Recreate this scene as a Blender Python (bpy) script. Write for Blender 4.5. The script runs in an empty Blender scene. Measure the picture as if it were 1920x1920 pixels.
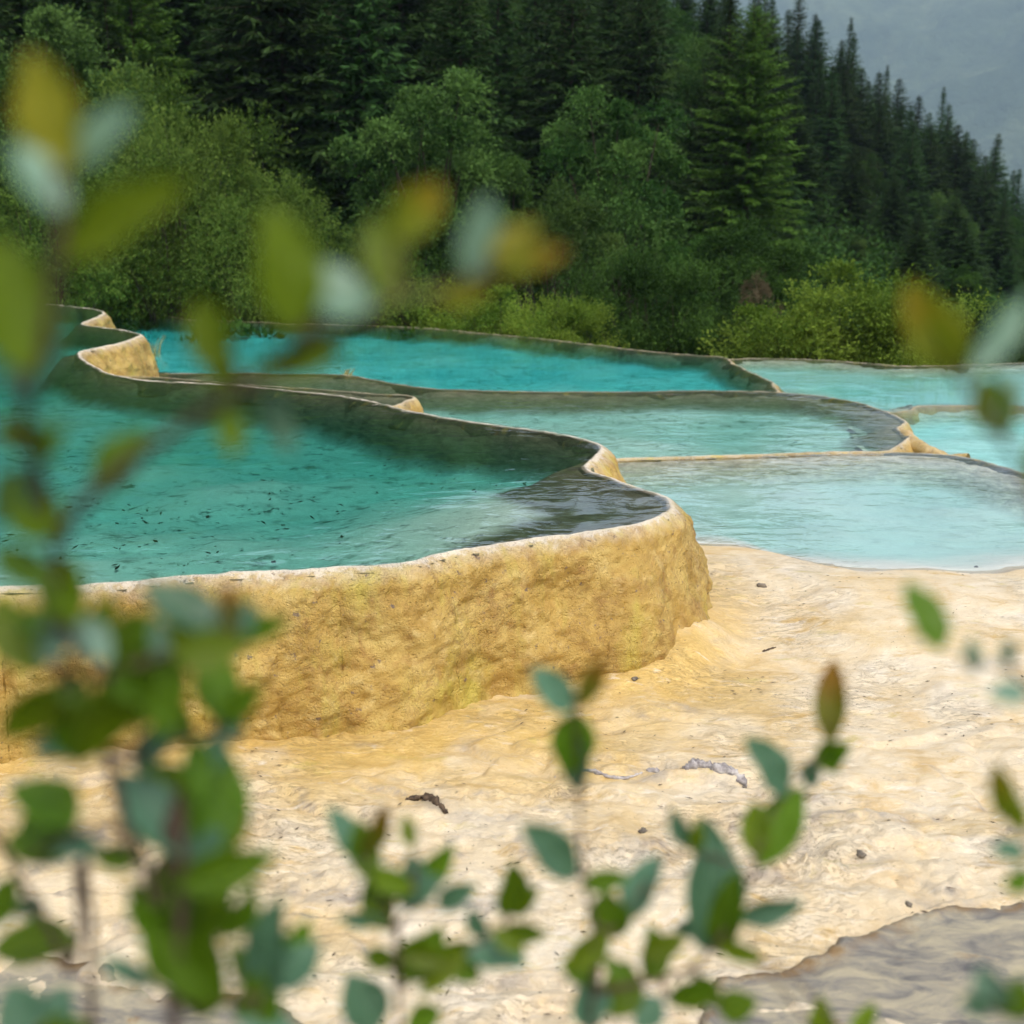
import bpy, math, random
import numpy as np
from mathutils import Vector, Matrix

# ------------------------------------------------------------------ camera, sky, sun, exposure
SC = bpy.context.scene
COL = SC.collection
F = 2318.0                    # focal length in photograph pixels (1920 wide)
CAMZ = 1.5
PITCH = math.atan((960 - 400) / F)
cam_d = bpy.data.cameras.new('camera')
cam_d.sensor_width = 36.0
cam_d.lens = F / 1920 * 36.0
cam_d.clip_start = 0.05
cam_d.clip_end = 20000
cam_d.dof.use_dof = True
cam_d.dof.focus_distance = 6.6
cam_d.dof.aperture_fstop = cam_d.lens / 1000 / 0.0175
cam_d.dof.aperture_blades = 9
cam = bpy.data.objects.new('camera', cam_d)
COL.objects.link(cam)
cam.location = (0, 0, CAMZ)
cam.rotation_euler = (math.pi / 2 - PITCH, 0, 0)
SC.camera = cam

SUN_EL, SUN_AZ = math.radians(58), math.radians(150)   # azimuth clockwise from +Y
world = bpy.data.worlds.new('World')
SC.world = world
world.use_nodes = True
wn = world.node_tree
wn.nodes.clear()
sky = wn.nodes.new('ShaderNodeTexSky')
sky.sky_type = 'NISHITA'
sky.sun_disc = False
sky.sun_elevation = SUN_EL
sky.sun_rotation = SUN_AZ
sky.air_density = 1.0
sky.dust_density = 4.0
hsv = wn.nodes.new('ShaderNodeHueSaturation')
hsv.inputs['Saturation'].default_value = 0.6        # cloud veil: greyer than a clear sky
bg = wn.nodes.new('ShaderNodeBackground')
bg.inputs['Strength'].default_value = 0.15
wo = wn.nodes.new('ShaderNodeOutputWorld')
wn.links.new(sky.outputs[0], hsv.inputs['Color'])
wn.links.new(hsv.outputs[0], bg.inputs['Color'])
wn.links.new(bg.outputs[0], wo.inputs['Surface'])

sun_d = bpy.data.lights.new('sun', 'SUN')
sun_d.energy = 1.0
sun_d.angle = math.radians(25)
sun_d.color = (1.0, 0.95, 0.86)
sun = bpy.data.objects.new('sun', sun_d)
COL.objects.link(sun)
sd = Vector((math.sin(SUN_AZ) * math.cos(SUN_EL), math.cos(SUN_AZ) * math.cos(SUN_EL), math.sin(SUN_EL)))
sun.rotation_euler = sd.to_track_quat('Z', 'Y').to_euler()
sun.location = (5, -8, 20)

vs = SC.view_settings
vs.view_transform = 'Standard'
vs.look = 'None'
vs.exposure = 0.87
vs.gamma = 1.0
vs.use_curve_mapping = False
cy = SC.cycles
cy.use_denoising = True
cy.use_adaptive_sampling = True
cy.adaptive_threshold = 0.02
cy.max_bounces = 6
cy.diffuse_bounces = 3
cy.glossy_bounces = 2
cy.transmission_bounces = 4
cy.transparent_max_bounces = 12
cy.volume_bounces = 0
cy.caustics_reflective = False
cy.caustics_refractive = False

# ------------------------------------------------------------------ small helpers
cp, sp = math.cos(PITCH), math.sin(PITCH)
def ray(px, py):
    u, v = (px - 960) / F, (960 - py) / F
    return np.array([u, cp + v * sp, -sp + v * cp])
def on_z(px, py, z):
    r = ray(px, py)
    t = (z - CAMZ) / r[2]
    return np.array([r[0] * t, r[1] * t])
def at_d(px, py, d):
    return np.array([0, 0, CAMZ]) + ray(px, py) * d
def pxs(pts, z):
    return np.array([on_z(a, b, z) for a, b in pts])

def unit(v): return v / (np.linalg.norm(v, axis=-1, keepdims=True) + 1e-9)
def smooth(a, b, x):
    t = np.clip((x - a) / (b - a), 0, 1)
    return t * t * (3 - 2 * t)

_perm = np.random.RandomState(7).permutation(4096)
_grad = np.random.RandomState(8).normal(size=(4096, 3))
_grad /= np.linalg.norm(_grad, axis=1)[:, None]
def perlin(p):
    p = np.asarray(p, float)
    i = np.floor(p).astype(int)
    f = p - i
    w = f * f * f * (f * (f * 6 - 15) + 10)
    out = np.zeros(len(p))
    for dx in (0, 1):
        for dy in (0, 1):
            for dz in (0, 1):
                h = _perm[(_perm[(_perm[(i[:, 0] + dx) & 4095] + i[:, 1] + dy) & 4095] + i[:, 2] + dz) & 4095]
                g = _grad[h]
                d = g[:, 0] * (f[:, 0] - dx) + g[:, 1] * (f[:, 1] - dy) + g[:, 2] * (f[:, 2] - dz)
                out += d * (w[:, 0] if dx else 1 - w[:, 0]) * (w[:, 1] if dy else 1 - w[:, 1]) * (w[:, 2] if dz else 1 - w[:, 2])
    return out * 1.6
def fbm(p, oct=4, gain=0.5):
    p = np.asarray(p, float)
    o, a = np.zeros(len(p)), 1.0
    for k in range(oct):
        o += a * perlin(p * 2 ** k + 13.7 * k)
        a *= gain
    return o
def xyz(x, y, z=0.0):
    return np.stack([x, y, np.full_like(x, z) if np.isscalar(z) else z], 1)

def catmull(pts, step, closed=False):
    P = np.asarray(pts, float)
    n = len(P)
    out = []
    segs = n if closed else n - 1
    for i in range(segs):
        if closed:
            p0, p1, p2, p3 = P[(i - 1) % n], P[i], P[(i + 1) % n], P[(i + 2) % n]
        else:
            p0, p1, p2, p3 = P[max(i - 1, 0)], P[i], P[i + 1], P[min(i + 2, n - 1)]
        k = max(2, int(np.linalg.norm(p2 - p1) / step * 2))
        for t in np.linspace(0, 1, k, endpoint=False):
            out.append(0.5 * (2 * p1 + (p2 - p0) * t + (2 * p0 - 5 * p1 + 4 * p2 - p3) * t * t + (3 * p1 - p0 - 3 * p2 + p3) * t ** 3))
    if not closed:
        out.append(P[-1])
    Q = np.array(out)
    if closed:
        Q = np.vstack([Q, Q[:1]])
    s = np.concatenate([[0], np.cumsum(np.linalg.norm(np.diff(Q, axis=0), axis=1))])
    m = max(4, int(s[-1] / step))
    t = np.linspace(0, s[-1], m + 1)
    R = np.stack([np.interp(t, s, Q[:, k]) for k in range(Q.shape[1])], 1)
    return R[:-1] if closed else R

def wob(L, amp, f=3.0):
    q = xyz(L[:, 0], L[:, 1]) * f
    return L + amp * np.stack([fbm(q + 31, 4, 0.6), fbm(q + 57, 4, 0.6)], 1)

def poly_dist(pts, poly, closed=True):
    """unsigned distance of pts to the polyline, and the inside flag when closed"""
    A = poly
    B = np.roll(poly, -1, 0) if closed else poly[1:]
    if not closed:
        A = poly[:-1]
    d2 = np.full(len(pts), 1e9)
    ins = np.zeros(len(pts), bool)
    for a, b in zip(A, B):
        ab = b - a
        t = np.clip(((pts - a) @ ab) / max(ab @ ab, 1e-12), 0, 1)
        q = pts - a - t[:, None] * ab
        d2 = np.minimum(d2, (q * q).sum(1))
        if closed and a[1] != b[1]:
            c = ((a[1] > pts[:, 1]) != (b[1] > pts[:, 1])) & (pts[:, 0] < (b[0] - a[0]) * (pts[:, 1] - a[1]) / (b[1] - a[1]) + a[0])
            ins ^= c
    return np.sqrt(d2), ins

def mesh_np(name, V, Fc, mat=None, smooth_sh=True, attrs=None):
    """V (n,3), Fc list of equally sized integer face arrays (quads and/or tris)"""
    me = bpy.data.meshes.new(name)
    V = np.asarray(V, np.float32)
    if not isinstance(Fc, (list, tuple)):
        Fc = [Fc]
    Fc = [np.asarray(f, np.int32) for f in Fc if len(f)]
    loops = np.concatenate([f.ravel() for f in Fc])
    sizes = np.concatenate([np.full(len(f), f.shape[1], np.int32) for f in Fc])
    starts = np.concatenate([[0], np.cumsum(sizes)[:-1]]).astype(np.int32)
    me.vertices.add(len(V))
    me.vertices.foreach_set('co', V.ravel())
    me.loops.add(len(loops))
    me.loops.foreach_set('vertex_index', loops)
    me.polygons.add(len(sizes))
    me.polygons.foreach_set('loop_start', starts)
    me.polygons.foreach_set('loop_total', sizes)
    if smooth_sh:
        me.polygons.foreach_set('use_smooth', np.ones(len(sizes), bool))
    for k, a in (attrs or {}).items():
        at = me.attributes.new(k, 'FLOAT', 'POINT')
        at.data.foreach_set('value', np.asarray(a, np.float32))
    me.update(calc_edges=True)
    me.validate()
    if mat:
        me.materials.append(mat)
    return me
def grid_faces(n, m, wrap=False):
    i = np.arange(n - 1)[:, None] * m
    if wrap:
        j = np.arange(m)
        j2 = (j + 1) % m
    else:
        j = np.arange(m - 1)
        j2 = j + 1
    return np.stack([i + j, i + j2, i + m + j2, i + m + j], -1).reshape(-1, 4)
def obj(name, me, parent=None, loc=None):
    o = bpy.data.objects.new(name, me)
    COL.objects.link(o)
    if parent:
        o.parent = parent
    if loc is not None:
        o.location = loc
    return o
def tag(o, label=None, cat=None, group=None, kind=None):
    if label: o['label'] = label
    if cat: o['category'] = cat
    if group: o['group'] = group
    if kind: o['kind'] = kind
    return o
def tube(path, rad, sides=6):
    """verts, quads of a tapered tube through path (n,3)"""
    P = np.asarray(path, float)
    n = len(P)
    r = np.asarray(rad, float) * np.ones(n)
    T = np.gradient(P, axis=0)
    T /= np.linalg.norm(T, axis=1)[:, None] + 1e-9
    up = np.array([0.31, 0.57, 0.76])
    A = np.cross(T, up); A /= np.linalg.norm(A, axis=1)[:, None] + 1e-9
    B = np.cross(T, A)
    a = np.arange(sides) / sides * 2 * math.pi
    V = P[:, None] + r[:, None, None] * (np.cos(a)[None, :, None] * A[:, None] + np.sin(a)[None, :, None] * B[:, None])
    return V.reshape(-1, 3), grid_faces(n, sides, True)
class Bag:
    def __init__(s): s.v, s.f, s.n = [], [], 0
    def add(s, V, Q):
        s.v.append(np.asarray(V)); s.f.append(np.asarray(Q) + s.n); s.n += len(V)
    def mesh(s, name, mat, **k): return mesh_np(name, np.vstack(s.v), np.vstack(s.f), mat, **k)

# ------------------------------------------------------------------ material helpers
class N:
    def __init__(s, name):
        s.m = bpy.data.materials.new(name); s.m.use_nodes = True
        s.t = s.m.node_tree; s.t.nodes.clear()
        s.out = s.t.nodes.new('ShaderNodeOutputMaterial')
    def n(s, typ, ins=None, **props):
        nd = s.t.nodes.new('ShaderNode' + typ)
        for k, v in props.items(): setattr(nd, k, v)
        for k, v in (ins or {}).items(): s.set(nd.inputs[k], v)
        return nd
    def set(s, sock, v):
        if hasattr(v, 'is_output'): s.t.links.new(v, sock)
        elif isinstance(v, tuple) and len(v) == 3 and sock.type == 'RGBA': sock.default_value = (*v, 1)
        else: sock.default_value = v
    def noise(s, vec, scale, detail=4, rough=0.55, dist=0.0, out='Fac'):
        return s.n('TexNoise', {'Vector': vec, 'Scale': scale, 'Detail': detail, 'Roughness': rough, 'Distortion': dist}).outputs[out]
    def ramp(s, fac, stops, interp='LINEAR'):
        r = s.n('ValToRGB', {'Fac': fac}); e = r.color_ramp; e.interpolation = interp
        while len(e.elements) < len(stops): e.elements.new(0.5)
        for el, (p, c) in zip(e.elements, stops):
            el.position = p
            el.color = (c, c, c, 1) if not isinstance(c, tuple) else (*c, 1)
        return r.outputs[0]
    def mix(s, fac, a, b, blend='MIX'):
        m = s.n('Mix', data_type='RGBA', blend_type=blend)
        s.set(m.inputs[0], fac); s.set(m.inputs[6], a); s.set(m.inputs[7], b)
        return m.outputs[2]
    def math(s, op, a, b=0.0, clamp=False):
        m = s.n('Math', operation=op, use_clamp=clamp)
        s.set(m.inputs[0], a); s.set(m.inputs[1], b)
        return m.outputs[0]
    def mapping(s, vec, scale=(1, 1, 1), rot=(0, 0, 0), loc=(0, 0, 0)):
        return s.n('Mapping', {'Vector': vec, 'Scale': scale, 'Rotation': rot, 'Location': loc}).outputs[0]
    def pos(s): return s.n('NewGeometry').outputs['Position']
    def obco(s): return s.n('TexCoord').outputs['Object']
    def attr(s, name): return s.n('Attribute', attribute_name=name).outputs['Fac']
    def bump(s, h, strength, dist, normal=None):
        ins = {'Height': h, 'Strength': strength, 'Distance': dist}
        if normal is not None: ins['Normal'] = normal
        return s.n('Bump', ins).outputs[0]
    def bsdf(s, col, rough=0.7, normal=None, spec=0.3, **k):
        ins = {'Base Color': col, 'Roughness': rough, 'Specular IOR Level': spec}
        if normal is not None: ins['Normal'] = normal
        ins.update(k)
        return s.n('BsdfPrincipled', ins).outputs[0]
    def surf(s, sh): s.t.links.new(sh, s.out.inputs['Surface']); return s.m

def m_ground():
    g = N('travertine_ground')
    p = g.pos()
    big = g.noise(p, 0.9, 4, 0.6)
    med = g.noise(p, 3.2, 6, 0.65, 0.6)
    st = g.mapping(p, (4.0, 12.0, 8.0), rot=(0, 0, math.radians(-9)))
    fib = g.noise(st, 5.0, 6, 0.65, 1.6)
    fine = g.noise(p, 60, 4, 0.7)
    col = g.ramp(med, [(0.28, (0.64, 0.45, 0.21)), (0.42, (0.74, 0.60, 0.39)), (0.60, (0.81, 0.71, 0.54)), (0.8, (0.82, 0.72, 0.60))])
    och = g.math('MULTIPLY', g.attr('ochre'), g.ramp(g.noise(p, 2.1, 5, 0.6, 0.5), [(0.25, 0.15), (0.52, 1.0)]))
    col = g.mix(g.math('MULTIPLY', och, 0.92), col, g.ramp(fib, [(0.3, (0.55, 0.34, 0.07)), (0.7, (0.74, 0.53, 0.18))]))
    # rusty streaks and yellow algae films
    rust = g.ramp(g.noise(g.mapping(p, (1.2, 3.0, 1), loc=(4, 2, 0)), 2.2, 6, 0.7, 1.0), [(0.56, 0.0), (0.70, 0.8)])
    col = g.mix(rust, col, (0.56, 0.36, 0.10))
    yel = g.ramp(g.noise(g.mapping(p, (1.0, 2.2, 1), loc=(9, 5, 0)), 3.0, 5, 0.7, 0.5), [(0.60, 0.0), (0.72, 0.6)])
    col = g.mix(yel, col, (0.55, 0.45, 0.09))
    # bleached crust
    wh = g.ramp(g.noise(g.mapping(p, (1.5, 5.0, 1), loc=(1, 7, 0)), 2.6, 6, 0.7, 1.2), [(0.58, 0.0), (0.70, 0.75)])
    col = g.mix(wh, col, (0.84, 0.78, 0.68))
    # grey weathered crests and thin cracks
    crest = g.math('MULTIPLY', g.attr('crest'), g.ramp(g.noise(p, 5.0, 5, 0.65), [(0.45, 0.0), (0.62, 1.0)]))
    col = g.mix(g.math('MULTIPLY', crest, 0.8), col, (0.30, 0.27, 0.25))
    crk = g.ramp(g.noise(g.mapping(p, (2.2, 7.0, 1), rot=(0, 0, 0.2)), 3.0, 8, 0.72, 1.4), [(0.485, 0.0), (0.5, 1.0), (0.515, 0.0)])
    crk = g.math('MULTIPLY', crk, g.ramp(g.noise(p, 1.6, 3), [(0.47, 0.0), (0.62, 0.75)]))
    col = g.mix(crk, col, (0.20, 0.14, 0.08))
    spk = g.ramp(g.noise(p, 38, 3, 0.6), [(0.68, 0.0), (0.73, 0.7)])
    col = g.mix(spk, col, (0.22, 0.16, 0.09))
    col = g.mix(0.25, col, g.ramp(fib, [(0.25, (0.45, 0.34, 0.2)), (0.75, (1.0, 0.95, 0.82))]), 'MULTIPLY')
    n1 = g.bump(fib, 0.55, 0.03)
    n2 = g.bump(fine, 0.35, 0.008, n1)
    n3 = g.bump(g.math('MULTIPLY', crk, -1.0), 0.6, 0.01, n2)
    wet = g.math('SUBTRACT', g.ramp(big, [(0.35, 0.45), (0.65, 0.75)]), g.math('MULTIPLY', och, 0.25))
    return g.surf(g.bsdf(col, wet, n3, 0.4))

def m_rim(name, gold=1.0, lip=(0.74, 0.66, 0.54)):
    g = N(name)
    p = g.pos()
    h = g.attr('down')                     # metres below the lip
    blob = g.noise(p, 16, 5, 0.68, 0.3)
    mid = g.noise(p, 4.2, 6, 0.65, 0.5)
    big = g.noise(g.mapping(p, (1, 1, 0.35)), 3.0, 4, 0.6)
    col = g.ramp(mid, [(0.30, (0.32, 0.18, 0.032)), (0.48, (0.47, 0.30, 0.068)), (0.66, (0.58, 0.41, 0.125)), (0.8, (0.63, 0.48, 0.20))])
    brn = g.ramp(g.noise(p, 7.5, 6, 0.7, 0.4), [(0.52, 0.0), (0.70, 0.85)])
    col = g.mix(brn, col, (0.29, 0.145, 0.03))
    yel = g.ramp(big, [(0.54, 0.0), (0.68, 0.75)])
    col = g.mix(yel, col, (0.52, 0.43, 0.07))
    pale = g.ramp(g.noise(p, 9, 5, 0.65), [(0.56, 0.0), (0.72, 0.6)])
    col = g.mix(pale, col, (0.68, 0.51, 0.21))
    lm = g.ramp(g.math('ADD', h, g.math('MULTIPLY', g.math('SUBTRACT', blob, 0.5), 0.16)), [(0.008, 0.9), (0.03, 0.35), (0.10, 0.0)])
    lm = g.math('MAXIMUM', lm, g.ramp(h, [(0.004, 1.0), (0.012, 0.0)]))
    col = g.mix(g.math('MULTIPLY', lm, 0.9), col, lip)
    spk = g.ramp(g.noise(p, 21, 4, 0.62), [(0.655, 0.0), (0.70, 0.9)])
    col = g.mix(spk, col, (0.17, 0.12, 0.09))
    crk = g.ramp(g.noise(p, 11, 7, 0.75, 0.8), [(0.485, 0.0), (0.5, 1.0), (0.515, 0.0)])
    crk = g.math('MULTIPLY', crk, g.ramp(g.noise(p, 3.1, 3), [(0.45, 0.0), (0.6, 0.8)]))
    col = g.mix(crk, col, (0.20, 0.12, 0.05))
    alg = g.ramp(blob, [(0.35, (0.045, 0.050, 0.022)), (0.7, (0.11, 0.105, 0.05))])
    col = g.mix(g.attr('inner'), col, alg)
    vor = g.n('TexVoronoi', {'Vector': g.n('VectorMath', {0: p, 1: g.noise(p, 9, 3, out='Color')}, operation='ADD').outputs[0], 'Scale': 30.0}, feature='SMOOTH_F1').outputs['Distance']
    strk = g.ramp(g.noise(g.mapping(p, (9, 9, 0.9)), 1.0, 5, 0.6, 0.3), [(0.56, 0.0), (0.72, 0.55)])
    col = g.mix(strk, col, (0.50, 0.40, 0.08))
    strk2 = g.ramp(g.noise(g.mapping(p, (7, 7, 0.8), loc=(5, 3, 1)), 1.0, 5, 0.65, 0.3), [(0.58, 0.0), (0.74, 0.6)])
    col = g.mix(strk2, col, (0.27, 0.14, 0.035))
    patchy = g.ramp(g.noise(p, 2.3, 3, 0.5), [(0.35, 0.25), (0.65, 1.0)])
    n1 = g.bump(vor, g.math('MULTIPLY', patchy, 0.6), 0.02)
    n1.node.invert = True
    n2 = g.bump(blob, g.math('MULTIPLY', patchy, 0.9), 0.035, n1)
    pit = g.ramp(g.n('TexVoronoi', {'Vector': p, 'Scale': 55.0, 'Randomness': 1.0}).outputs['Distance'], [(0.0, 0.0), (0.35, 1.0)])
    n3 = g.bump(g.math('ADD', g.noise(p, 80, 5, 0.75), g.math('MULTIPLY', pit, 0.6)), 0.75, 0.010, n2)
    return g.surf(g.bsdf(col, g.ramp(mid, [(0.35, 0.38), (0.6, 0.62)]), n3, 0.45))

def m_basin(name, floor, algae, mottle=1.0):
    g = N(name)
    p = g.pos()
    w = g.attr('wall')
    nz = g.noise(p, 2.4, 5, 0.6)
    fl = g.mix(g.ramp(g.noise(p, 1.3, 5, 0.6), [(0.4, 0.0), (0.7, 0.5)]), floor, tuple(c * 0.72 for c in floor))
    mot = g.ramp(g.noise(g.mapping(p, (1, 1.4, 1)), 5.5, 6, 0.7), [(0.54, 0.0), (0.68, 0.75)])
    fl = g.mix(g.math('MULTIPLY', mot, mottle), fl, (0.15, 0.17, 0.12))
    fl = g.mix(g.ramp(g.noise(p, 9.0, 5, 0.7), [(0.60, 0.0), (0.68, 0.8 * mottle)]), fl, (0.05, 0.07, 0.06))
    al = g.mix(g.ramp(g.noise(g.mapping(p, (3, 3, 14)), 3.0, 5, 0.65), [(0.35, 0.0), (0.7, 1.0)]), algae, tuple(c * 2.0 for c in algae))
    k = g.math('ADD', w, g.math('MULTIPLY', g.math('SUBTRACT', nz, 0.5), 0.4))
    col = g.mix(g.ramp(k, [(0.15, 0.0), (0.75, 1.0)]), fl, al)
    return g.surf(g.bsdf(col, 0.9, g.bump(g.noise(p, 14, 5, 0.6), 0.5, 0.03), 0.1))

def m_water(name, sigma, rip, ior=1.30, scale=1.0):
    """clear water: straight-through transparency with Fresnel mirror, coloured by absorption along the path"""
    g = N(name)
    p = g.pos()
    st = g.mapping(p, (1.0, 1.35, 1.0), rot=(0, 0, math.radians(-14)))
    r1 = g.noise(st, 2.6 * scale, 3, 0.5, 0.8)
    r2 = g.noise(st, 8.5 * scale, 2, 0.5, 0.6)
    gust = g.ramp(g.noise(p, 0.7, 3, 0.5), [(0.40, 0.12), (0.68, 1.0)])
    hgt = g.math('MULTIPLY', g.math('ADD', r1, g.math('MULTIPLY', r2, 0.35)), gust)
    nb = g.bump(hgt, rip, 0.05)
    fr = g.n('Fresnel', {'IOR': ior, 'Normal': nb}).outputs[0]
    tr = g.n('BsdfTransparent').outputs[0]
    gl = g.n('BsdfGlossy', {'Color': (1, 1, 1), 'Roughness': 0.03, 'Normal': nb}).outputs[0]
    mx = g.n('MixShader', {0: fr, 1: tr, 2: gl}).outputs[0]
    d = max(sigma) * 1.02
    va = g.n('VolumeAbsorption', {'Color': tuple(1 - s / d for s in sigma), 'Density': d}).outputs[0]
    g.t.links.new(va, g.out.inputs['Volume'])
    return g.surf(mx)

def m_foliage(name, c1, c2, trans=0.35, vary=0.10):
    g = N(name)
    oi = g.n('ObjectInfo').outputs['Random']
    r = g.attr('leaf_tone')
    col = g.mix(r, c1, c2)  # dark to light tone; tree crowns carry painted inner shade in it
    col = g.n('HueSaturation', {'Color': col, 'Hue': g.math('ADD', 0.5 - vary * 0.12, g.math('MULTIPLY', oi, vary * 0.24)),
                                'Value': g.math('ADD', 1 - vary * 2.2, g.math('MULTIPLY', oi, vary * 4.4))}).outputs[0]
    d = g.bsdf(col, 0.65, None, 0.08)
    t = g.n('BsdfTranslucent', {'Color': col}).outputs[0]
    return g.surf(g.n('MixShader', {0: trans, 1: d, 2: t}).outputs[0])

def m_bark(name, c):
    g = N(name)
    p = g.obco()
    nz = g.noise(g.mapping(p, (1, 1, 0.2)), 24, 5, 0.65)
    return g.surf(g.bsdf(g.mix(nz, tuple(x * 0.55 for x in c), tuple(x * 1.4 for x in c)), 0.9, g.bump(nz, 0.6, 0.02), 0.1))

def m_leaf(name, top, under, tip=None, gloss=0.42, trans=0.45):
    g = N(name)
    u = g.attr('across'); v = g.attr('along')
    oi = g.n('ObjectInfo').outputs['Random']
    p = g.obco()
    col = g.mix(g.ramp(g.noise(p, 3.0, 4, 0.6), [(0.35, 0.0), (0.7, 0.6)]), top, tuple(c * 0.6 for c in top))
    if tip:
        col = g.mix(g.ramp(g.math('ADD', v, g.math('MULTIPLY', g.math('SUBTRACT', g.noise(p, 2.5, 3), 0.5), 0.5)), [(0.42, 0.0), (0.75, 0.9)]), col, tip)
    vein = g.ramp(g.math('ABSOLUTE', u), [(0.0, 1.0), (0.07, 0.0)])
    col = g.mix(g.math('MULTIPLY', vein, 0.5), col, tuple(min(1, c * 1.7 + 0.03) for c in top))
    side = g.math('MULTIPLY', g.math('SINE', g.math('MULTIPLY', g.math('ADD', v, g.math('MULTIPLY', g.math('ABSOLUTE', u), -0.25)), 55.0)), 0.5)
    col = g.n('HueSaturation', {'Color': col, 'Value': g.math('ADD', 0.82, g.math('MULTIPLY', oi, 0.4)), 'Hue': g.math('ADD', 0.49, g.math('MULTIPLY', oi, 0.02))}).outputs[0]
    back = g.n('NewGeometry').outputs['Backfacing']
    col = g.mix(back, col, under)
    nb = g.bump(g.math('ADD', side, g.math('MULTIPLY', vein, -2.0)), 0.25, 0.0015)
    d = g.bsdf(col, gloss, nb, 0.28)
    t = g.n('BsdfTranslucent', {'Color': g.mix(0.5, col, (0.22, 0.33, 0.01))}).outputs[0]
    return g.surf(g.n('MixShader', {0: trans, 1: d, 2: t}).outputs[0])

def m_simple(name, c1, c2, scale, rough=0.85, bumpd=0.01, detail=5, spec=0.3):
    g = N(name)
    p = g.pos()
    nz = g.noise(p, scale, detail, 0.65, 0.4)
    return g.surf(g.bsdf(g.mix(g.ramp(nz, [(0.35, 0.0), (0.65, 1.0)]), c1, c2), rough, g.bump(nz, 0.6, bumpd), spec))

# ------------------------------------------------------------------ ground of the terrace
ZR1 = -0.55
shore_px = [(-900, 960), (300, 980), (1000, 1005), (1180, 1012), (1300, 1018), (1350, 1020), (1400, 1024), (1450, 1036), (1500, 1051), (1560, 1061), (1640, 1067), (1760, 1069), (1860, 1071), (1930, 1064), (2100, 1050), (2500, 1040)]
shore = catmull(pxs(shore_px, ZR1), 0.05)
shore = shore[np.argsort(shore[:, 0])]

# main pool outline (level 0); counter-clockwise seen from above is not needed, outward is set by sign
main_px = [(-500, 1112), (-250, 1105), (0, 1096), (180, 1091), (300, 1081), (400, 1073), (500, 1066), (600, 1062), (680, 1058), (750, 1050), (820, 1036), (900, 1022), (980, 1009), (1050, 1000),
           (1120, 990), (1180, 980), (1225, 968), (1248, 957), (1252, 948), (1235, 934), (1195, 917), (1140, 900), (1098, 885), (1085, 874), (1098, 860), (1116, 846),
           (1118, 836), (1085, 823), (1020, 811), (960, 803), (870, 791), (800, 779), (740, 766), (690, 753), (640, 744), (560, 735), (440, 723), (350, 718), (270, 714),
           (205, 703), (165, 686), (140, 664), (165, 654), (210, 645), (245, 634), (256, 627), (225, 619), (170, 612), (148, 607), (160, 601), (180, 593), (188, 584), (150, 577), (60, 570), (-150, 563), (-500, 560), (-900, 575), (-1300, 620), (-1500, 740), (-1200, 960)]
main = wob(catmull(pxs(main_px, 0.0), 0.03, True), 0.020)

def sd_main(x, y):
    d, ins = poly_dist(np.stack([x, y], 1), main[::7])
    return np.where(ins, -d, d)

LUMPS = [(*on_z(1500, 1600, -0.66), 0.10, 0.040), (*on_z(1090, 1575, -0.66), 0.13, 0.032), (*on_z(1240, 1590, -0.66), 0.08, 0.026), (*on_z(1610, 1540, -0.66), 0.16, 0.024), (*on_z(640, 1640, -0.68), 0.14, 0.02), (*on_z(1240, 1300, -0.62), 0.10, 0.03), (*on_z(1780, 1640, -0.68), 0.16, 0.02), (*on_z(900, 1480, -0.66), 0.14, 0.02)]
def ground_z(x, y, detail=True):
    ys = np.interp(x, shore[:, 0], shore[:, 1])
    s = ys - y
    ps = xyz(x, y, 0.0)
    s = s + 0.10 * fbm(ps * 1.7, 3)
    z = np.where(s > 0, ZR1 + 0.032 * (1 - np.exp(-s / 0.30)), np.maximum(ZR1 + 0.20 * s, -0.95))
    z -= 0.185 * smooth(0.35, 1.9, s)
    # apron round the foot of the big rim
    c = on_z(1305, 1225, -0.66)
    d = sd_main(x, y) if detail else np.full_like(x, 9)
    apx = np.exp(-(((x - c[0]) / 0.42) ** 2 + ((y - c[1]) / 0.42) ** 2))
    foot = 0.17 * apx * smooth(0.56, 0.20, d + 0.05 * fbm(ps * 4, 3)) + 0.012 * smooth(0.5, 0.2, d)
    z += foot + 0.05 * smooth(-0.6, -1.8, x)
    if detail:
        w = smooth(0.05, 0.9, s)
        near = smooth(5.4, 4.2, y)
        z += w * 0.016 * fbm(ps * [1.6, 2.6, 1], 4)
        # little terraces: soft steps of a stretched noise
        t = 2.6 * fbm(ps * [0.55, 1.25, 1] + 3.1, 4) + 1.1 * y
        fr = t - np.floor(t)
        step = np.floor(t) + smooth(0.72, 1.0, fr)
        z += w * (0.013 + 0.036 * near) * (step - t) * (0.5 + 0.9 * smooth(-0.3, 0.4, fbm(ps * 0.9 + 9, 2)))
        crest = np.exp(-((fr - 0.86) / 0.10) ** 2) * w * (0.35 + 0.65 * near)
        z += w * 0.006 * fbm(ps * 9, 4, 0.6) * (1 + near) + 0.004 * w * crest * fbm(ps * 26, 3)
        for (lx, ly, lr_, lh) in LUMPS:
            q_ = ((x - lx) / (lr_ * 1.5)) ** 2 + ((y - ly) / lr_) ** 2
            lm_ = np.exp(-q_)
            z += lh * lm_ * (0.6 + 1.3 * np.abs(fbm(ps * 13 + 5, 4, 0.6)))
            crest = np.maximum(crest, 0.75 * np.exp(-((q_ - 0.9) / 0.5) ** 2))
        return z, crest, d
    return z

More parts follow.
